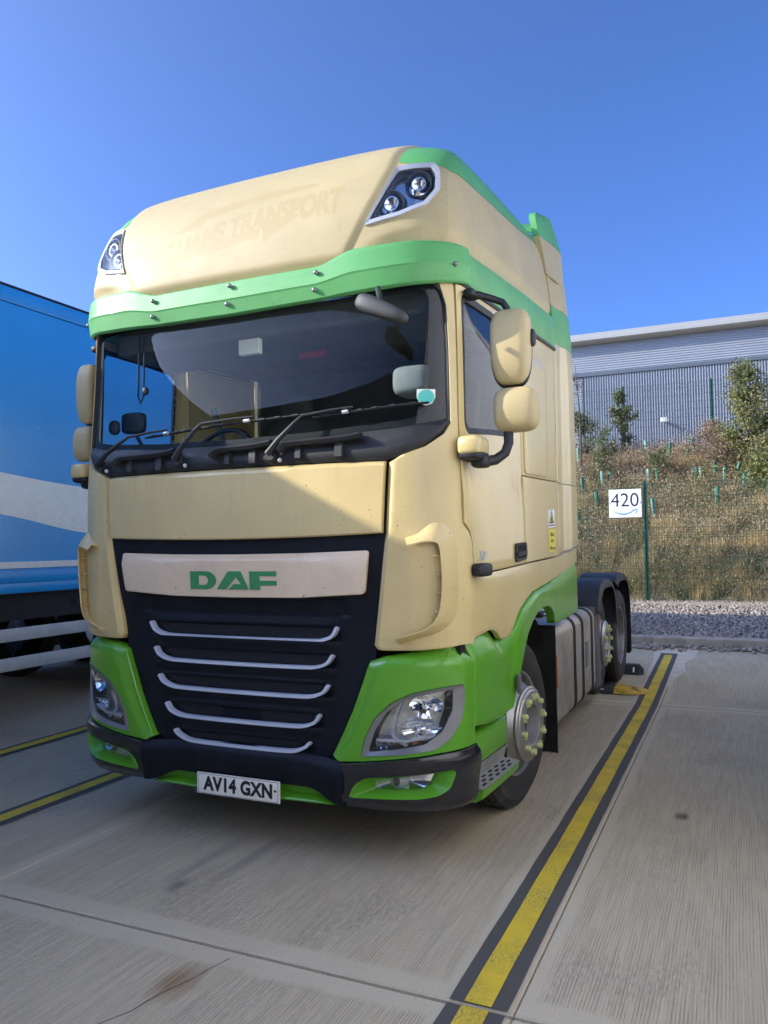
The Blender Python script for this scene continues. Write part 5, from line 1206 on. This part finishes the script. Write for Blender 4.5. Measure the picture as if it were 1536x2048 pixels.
# ================================================================ BANK
V=[];F=[]; XX=np.linspace(-60,60,121); YY=[p[0] for p in BK]; YY=sorted(set(YY+list(np.linspace(13.42,22,30))))
for y in YY:
    for x in XX: V.append((x,y,bz(y)+(.06*math.sin(x*1.7+y)+.05*math.sin(x*3.1-y*2))*(13.6<y<19)))
n=len(XX)
for j in range(len(YY)-1):
    for i in range(n-1): F.append((j*n+i,j*n+i+1,(j+1)*n+i+1,(j+1)*n+i))
bko=ob('bank',mkmesh('bank',V,F,60),'dirt'); bko['kind']='structure'
V=[(-400,60,5.0),(400,60,5.0),(400,700,5.0),(-400,700,5.0)]; fo=ob('far_ground',mkmesh('far_ground',V,[(0,1,2,3)]),'dirt'); fo['kind']='structure'
def fastmesh(name,V,F,m,val,parent=None):
    k=F.shape[1]; me=bpy.data.meshes.new(name); me.vertices.add(len(V)); me.vertices.foreach_set('co',V.astype(np.float32).ravel()); me.loops.add(F.size); me.loops.foreach_set('vertex_index',F.astype(np.int32).ravel()); me.polygons.add(len(F)); me.polygons.foreach_set('loop_start',np.arange(0,F.size,k,dtype=np.int32)); me.update(); me.validate()
    at=me.attributes.new('rnd','FLOAT','POINT'); at.data.foreach_set('value',val.astype(np.float32)); return ob(name,me,m,parent)
def blades(name,centres,per,h0,h1,spread,wid,m,seed,lean=.35,arch=.35):
    r_=np.random.default_rng(seed); n=len(centres)*per; C=np.repeat(centres,per,0)+np.stack([r_.normal(0,spread,n),r_.normal(0,spread,n),np.zeros(n)],1)
    C[:,2]=np.interp(C[:,1],[p[0] for p in BK],[p[1] for p in BK])-.02
    h=r_.uniform(h0,h1,n)*np.repeat(r_.uniform(.6,1.15,len(centres)),per); a=r_.uniform(0,2*math.pi,n); l=np.abs(r_.normal(0,lean,n))
    d=np.stack([np.cos(a)*l,np.sin(a)*l,np.ones(n)],1); d/=np.linalg.norm(d,axis=1)[:,None]
    sd=np.stack([-np.sin(a+r_.normal(0,1,n)),np.cos(a),np.zeros(n)],1)*wid
    mid=C+d*(h*.55)[:,None]; tip=mid+(d+np.stack([np.cos(a),np.sin(a),np.zeros(n)],1)*arch*r_.random(n)[:,None])*(h*.45)[:,None]; tip[:,2]-=arch*.15*h
    V=np.stack([C-sd,C+sd,mid+sd*.7,mid-sd*.7,tip],1).reshape(-1,3); b=np.arange(n)*5
    F=np.concatenate([np.stack([b,b+1,b+2],1),np.stack([b,b+2,b+3],1),np.stack([b+3,b+2,b+4],1)]); val=np.repeat(np.clip(np.repeat(r_.random(len(centres)),per)*.75+r_.random(n)*.25,0,1),5)
    return fastmesh(name,V,F,m,val)
def leaves(P,size,seed,jit=.5,vv=None):
    r_=np.random.default_rng(seed); n=len(P); N_=r_.normal(0,1,(n,3)); N_[:,2]+=.5; N_/=np.linalg.norm(N_,axis=1)[:,None]
    T_=np.cross(N_,r_.normal(0,1,(n,3))); T_/=np.linalg.norm(T_,axis=1)[:,None]; B_=np.cross(N_,T_); s_=size*r_.uniform(1-jit,1+jit,n)[:,None]
    V=np.stack([P-T_*s_,P+B_*s_*.45,P+T_*s_,P-B_*s_*.45],1).reshape(-1,3); b=np.arange(n)*4; F=np.stack([b,b+1,b+2,b+3],1); val=np.repeat(r_.random(n) if vv is None else vv,4); return V,F,val
def scat(n,seed,y0=13.5,y1=18.9,x0=-2.2,x1=7.5):
    r_=np.random.default_rng(seed); return np.stack([r_.uniform(x0,x1,n),r_.uniform(y0,y1,n),np.zeros(n)],1)
c=scat(2200,21,13.5,20.5); pat=np.sin(c[:,0]*1.9+c[:,1]*1.1)+np.sin(c[:,0]*.9-c[:,1]*2.3+1)+np.random.default_rng(5).normal(0,.5,len(c))
o=blades('dry_grass',c[pat>-.6],46,.22,.55,.10,.0036,'straw',31); tag(o,'straw coloured dry grass covering the bank behind the fence','grass',kind='stuff')
o=blades('green_weeds',c[pat<=-.7],40,.15,.42,.10,.006,'weed',32,.5); tag(o,'low green weeds growing between the dry grass on the bank','weeds',kind='stuff')
# scrub: twiggy plants with pale seed heads
c=scat(900,23,13.5,19.5); r_=np.random.default_rng(6); P=[];val=[]
cc=np.repeat(c,150,0); cc=cc+np.clip(r_.normal(0,1,cc.shape),-2,2)*[.16,.16,.16]; cc[:,2]+=np.interp(cc[:,1],[p[0] for p in BK],[p[1] for p in BK])+.30*np.repeat(r_.uniform(.6,1.25,len(c)),150); 
V,F,val=leaves(cc,.015,41,.6,np.clip(np.repeat(r_.random(len(c)),150)*.6+r_.random(len(cc))*.4,0,1)); o=fastmesh('seed_heads',V,F,'seed',val); tag(o,'pale fluffy seed heads of the scrub on the bank','scrub',kind='stuff')
c=scat(520,24,14.6,20.2); cc=np.repeat(c,150,0); cc=cc+r_.normal(0,1,cc.shape)*[.2,.2,.14]; cc[:,2]+=np.interp(cc[:,1],[p[0] for p in BK],[p[1] for p in BK])+.22
V,F,val=leaves(cc,.022,42,.6); o=fastmesh('brown_scrub',V,F,'bramble',val); tag(o,'low brown bramble scrub spread over the upper bank','scrub',kind='stuff')
c=scat(150,25,13.5,17.5); cc=np.repeat(c,140,0); cc=cc+r_.normal(0,1,cc.shape)*[.15,.15,.12]; cc[:,2]+=np.interp(cc[:,1],[p[0] for p in BK],[p[1] for p in BK])+.16
V,F,val=leaves(cc,.024,43,.6); o=fastmesh('leafy_weeds',V,F,'weed',val); tag(o,'broad leaved green weeds along the lower bank','weeds',kind='stuff')
c=scat(90,71,13.5,16.8,-1.2,4.2); o=blades('straw_clumps',c,260,.35,.62,.10,.0055,'straw',63,.28,.5); tag(o,'tall pale grass clumps standing on the lower bank','grass',kind='stuff')
c=scat(55,72,13.5,17.2,-1.2,4.2); cc=np.repeat(c,330,0); cc=cc+r_.normal(0,1,cc.shape)*[.20,.18,.13]; cc[:,2]+=np.interp(cc[:,1],[p[0] for p in BK],[p[1] for p in BK])+.22
V,F,val=leaves(cc,.026,44,.6); o=fastmesh('dark_weeds',V,F,'leaf',val); tag(o,'dark green weed clumps among the pale grass of the bank','weeds',kind='stuff')
c=scat(520,73,13.5,18.7,-1.6,5.2); r_=np.random.default_rng(9); K=420; sz=np.repeat(r_.uniform(.12,.33,len(c)),K); cc=np.repeat(c,K,0); d=r_.normal(0,1,cc.shape); d/=np.linalg.norm(d,axis=1)[:,None]; d*=(r_.random(len(d))**.4)[:,None]; d[:,2]=np.abs(d[:,2])*1.15
cc=cc+d*sz[:,None]; cc[:,2]+=np.interp(cc[:,1],[p[0] for p in BK],[p[1] for p in BK])
V,F,val=leaves(cc,.0145,45,.6,np.clip(np.repeat(r_.random(len(c)),K)*.82+r_.random(len(cc))*.18,0,1)); o=fastmesh('scrub_clumps',V,F,'scrub',val); tag(o,'rounded clumps of dry pale and dull green scrub on the bank','scrub',kind='stuff')
# tree guards
GD=[(-.59,15.93,.43,0,'dark green tree guard left of the 420 sign, standing upright'),(.72,15.54,.46,1,'pale green tree guard just right of the tall fence post'),(-.82,15.20,.40,0,'leaning dark tree guard low on the bank beside the cab'),(2.00,15.91,.45,0,'green tree guard standing alone in the middle of the right bank'),
(2.59,16.42,.45,0,'tallest dark green tree guard below the big bush'),(2.69,16.6,.42,1,'pale tree guard touching the tall dark one under the bush'),(3.05,16.0,.5,0,'green tree guard at the right edge of the picture'),(2.19,16.79,.40,1,'pale tree guard left of the bush, above the lone one'),(2.41,17.06,.36,0,'short green guard half hidden under the bush'),
(1.64,16.92,.34,1,'pale guard in the pair below the yellow grass tuft'),(1.55,17.03,.30,0,'dark guard in the pair below the yellow grass tuft'),(-1.43,18.14,.42,1,'pale guard around the leftmost sapling near the cab'),(.32,18.48,.42,1,'pale guard on the bank top left of the lamp shadow'),
(.84,18.11,.42,0,'green guard on the bank top below the wall lamp'),(1.47,18.50,.42,0,'flared green guard on the bank top under the lamp shadow'),(1.30,18.22,.2,0,'short stub guard on the bank top beside the yellow grass tuft'),(-.62,16.94,.36,1,'pale guard above the 420 sign, left one of two'),(-.46,17.01,.32,0,'dark guard above the 420 sign, right one of two'),
(.49,16.90,.38,1,'pale guard immediately right of the fence post top'),(.70,16.89,.40,0,'dark guard behind the fence top right of the post'),(2.01,17.10,.40,0,'dark guard beside the stake below the yellow grass tuft'),(-1.07,16.60,.40,0,'dark guard beside the cab edge at fence top height')]
for i,(x,y,h,pale,lab) in enumerate(GD):
    h=h+.20
    g=empty('tree_guard',(x,y,bz(y)-.03)); tag(g,lab,'tree guard','plastic tree guards on the bank')
    r_=np.random.default_rng(100+i); lx,ly=r_.normal(0,.05,2); 
    if 'leaning' in lab: lx=.18*-1
    V=[];F=[];N=10
    for z in (0,.33*h,.66*h,h):
        for k in range(N):
            t=2*math.pi*k/N; rr=.042*(1+.06*math.sin(3*t+i))*(1.25 if ('flared' in lab and z>=h*.6) else 1); V.append((lx*z/h*h*1.5+rr*math.cos(t),ly*z+rr*math.sin(t),z))
    for j in range(3):
        for k in range(N): F.append((j*N+k,j*N+(k+1)%N,(j+1)*N+(k+1)%N,(j+1)*N+k))
    ob('guard_tube',mkmesh('guard_tube',V,F,40),'guard_pale' if pale else 'guard',g); mb=MB(); mb.box(.045,.065,-.01,.01,-.1,h*.9); mb.o('guard_stake','stake',g,None)
# saplings and bush
def tree(name,x,y,h,w,nleaf,lsize,label,cat,m,seed,guard=.35,shape='col',lean=0,bare=False,nb=14,group=None):
    r_=np.random.default_rng(seed); z0=bz(y)-.05; T=empty(name,(x,y,z0)); tag(T,label,cat,group)
    mb=MB(); trunk=[(lean*t*h+.02*math.sin(6*t+seed),.02*math.sin(5*t+1+seed),t*h) for t in np.linspace(0,1,9)]; r0=.018*h/1.6+.006
    mb.tube(trunk,[r0*(1-.88*t) for t in np.linspace(0,1,9)],7)
    tips=[]
    for k in range(nb):
        t=r_.uniform(.12 if shape=='bush' else .28,.95); p=np.array([np.interp(t,np.linspace(0,1,9),[q[i] for q in trunk]) for i in range(3)]); a=r_.uniform(0,2*math.pi)
        wd={'col':w*(.35+.65*math.sin(math.pi*min(1,t*1.05))),'bush':w*(1.12-t)*.95,'open':w*(.5+.5*math.sin(math.pi*t))}[shape]*r_.uniform(.6,1.1)
        e=p+np.array([math.cos(a)*wd,math.sin(a)*wd,wd*r_.uniform(.35,1.1)]); md=(p+e)/2+np.array([0,0,-.03*wd]); mb.tube([p,md,e],[r0*.45*(1-.6*t),r0*.3*(1-.5*t),r0*.12],5); tips.append((p,md,e))
        for q in range(2):
            e2=md+(e-p)*.45+r_.normal(0,.25*wd,3); mb.tube([md,e2],[r0*.2,r0*.08],4); tips.append((md,(md+e2)/2,e2))
    mb.o('trunk','bark',T,40)
    if bare: nleaf=nleaf
    ii=r_.integers(0,len(tips),nleaf); t=r_.uniform(.15,1.05,nleaf)[:,None]; A_=np.array([q[0] for q in tips])[ii]; B_=np.array([q[2] for q in tips])[ii]
    P=A_+(B_-A_)*t+r_.normal(0,1,(nleaf,3))*((.055*w/.3 if shape!='bush' else .11) if not bare else .03); P[:,2]=np.maximum(P[:,2],.06)
    V,F,val=leaves(P,lsize,seed+1,.45,np.clip(np.array(r_.random(len(tips)))[ii]*.55+r_.random(nleaf)*.45,0,1)); fastmesh('crown',V,F,m,val,T)
    return T
tree('sapling',-1.40,18.18,1.50,.42,2000,.034,'round leafy sapling nearest the cab edge, before the warehouse','tree','leaf',51,shape='open',group='saplings on the bank')
tree('sapling',-.33,18.55,1.95,.36,2600,.036,'tallest dark sapling left of the wall lamp, against the ribbed wall','tree','leaf',52,group='saplings on the bank')
tree('sapling',-.60,17.08,1.75,.34,1300,.034,'thin sapling above the 420 sign, shorter than its dark neighbour','tree','leaf',53,shape='open',group='saplings on the bank')
tree('sapling',.70,17.05,1.15,.30,900,.030,'small bushy sapling right of the fence post below the lamp','tree','leaf',54,shape='open',group='saplings on the bank')
tree('sapling',-1.25,17.6,3.1,.42,180,.022,'tall bare twiggy sapling rising beside the cab into the sky','tree','leaf',55,shape='open',bare=True,nb=16,lean=-.03,group='saplings on the bank')
tree('bush',2.72,16.75,3.05,1.05,7500,.036,'large dense green bush at the right edge on the bank','bush','leaf2',56,shape='bush',nb=46)
tree('bush',1.95,17.4,1.35,.75,4200,.026,'brown and yellow low bush left of the large green bush','bush','bramble',57,shape='bush',nb=26)
tree('bush',3.15,16.3,1.5,.8,4200,.036,'lower green bush under the large bush at the right picture edge','bush','leaf2',58,shape='bush',nb=30)
c=np.array([[1.55,17.75,0],[1.35,17.7,0],[1.7,17.85,0],[1.2,17.6,0]]); o=blades('grass_tuft',c,420,.35,.62,.10,.004,'straw',61,.3,.5); tag(o,'yellow dry grass tuft under the lamp shadow on the bank top','grass',kind='stuff')
c=np.array([[2.05,14.3,0],[2.75,14.6,0],[2.9,14.5,0],[2.1,14.35,0]]); o=blades('straw_tuft',c,380,.4,.62,.07,.005,'straw',62,.15,.3); tag(o,'bright straw tufts standing behind the lower fence at right','grass',kind='stuff')
# ================================================================ WAREHOUSE
WY=50.0
wh=empty('warehouse',(0,0,0)); tag(wh,'pale grey metal clad warehouse with light eaves gutter above the bank','building')
def ribv(x0,x1,z0,z1,p,d,y):
    V=[];F=[]; n=int((x1-x0)/p)
    for i in range(n):
        x=x0+i*p
        for (dx,dy) in ((0,0),(p*.52,0),(p*.62,-d),(p*.90,-d)): V+= [(x+dx,y+dy,z0),(x+dx,y+dy,z1)]
    for i in range(n*4-1): F.append((2*i,2*i+2,2*i+3,2*i+1))
    return V,F
def ribh(x0,x1,z0,z1,p,d,y):
    V=[];F=[]; n=int((z1-z0)/p)
    for i in range(n):
        z=z0+i*p
        for (dz,dy) in ((0,0),(p*.45,0),(p*.6,-d),(p*.88,-d)): V+=[(x0,y+dy,z+dz),(x1,y+dy,z+dz)]
    for i in range(n*4-1): F.append((2*i,2*i+1,2*i+3,2*i+2))
    return V,F
V,F=ribv(-6.72,70,4,12.70,.162,.085,WY); ob('ribbed_wall',mkmesh('ribbed_wall',V,F),'cladding',wh)
V,F=ribh(-60,-6.86,4,12.75,.155,.04,WY); ob('panel_wall',mkmesh('panel_wall',V,F),'cladding_up',wh)
V,F=ribh(-60,70,12.92,15.0,.155,.04,WY-.05); ob('upper_panel_wall',mkmesh('upper_panel_wall',V,F),'cladding_up',wh)
mb=MB(); mb.box(-60,70,WY-.16,WY-.05,12.70,12.93); mb.o('flashing','flash',wh,None)
mb=MB(); mb.box(-6.86,-6.74,WY-.07,WY+.1,5,12.7); mb.o('corner_trim','flash',wh,None)
mb=MB(); mb.ext([(WY+.2,14.80),(WY-.75,14.86),(WY-.95,14.95),(WY-.95,15.15),(WY-.80,15.22),(WY-.80,15.42),(WY+.3,15.55)],'x',-60,70); mb.o('eaves_gutter','gutter',wh,None)
mb=MB(); mb.ext([(WY,15.5),(WY+40,18.0),(WY+80,15.5),(WY+80,5),(WY+.2,5),(WY+.2,15.4)],'x',-60,70); mb.o('warehouse_roof','gutter',wh,None)
mb=MB(); mb.box(-1.66,-1.50,WY-1.35,WY-.02,9.20,9.32,.02); mb.o('wall_lamp_arm','galv',wh,30)
mb=MB(); mb.box(-1.78,-1.38,WY-1.62,WY-1.3,9.08,9.36,.04); mb.o('wall_lamp_head','galv',wh,30)
# building on the other side of the yard, behind the camera (seen mirrored in the windscreen)
bw=empty('yard_building',(0,0,0)); tag(bw,'long dark clad building across the yard, mirrored in the windscreen','building')
V,F=ribv(-95,70,0,17.0,.6,.06,0); V=[(x,-(38+yy) ,z) for x,yy,z in V]; ob('ribbed_wall',mkmesh('ribbed_wall',V,F),'wall_dark',bw)
mb=MB(); mb.box(-95,70,-80,-38.2,0,16.9); mb.o('building_block','wall_dark',bw,None)
mb=MB(); mb.box(-95.3,70.3,-80.3,-37.6,16.9,17.5); mb.o('parapet','wall_dark',bw,None)
for k in range(14):
    mb=MB(); mb.box(-30+k*6,-26.6+k*6,-37.95,-37.85,1.2,4.6); mb.o('dock_door','galv',bw,None)
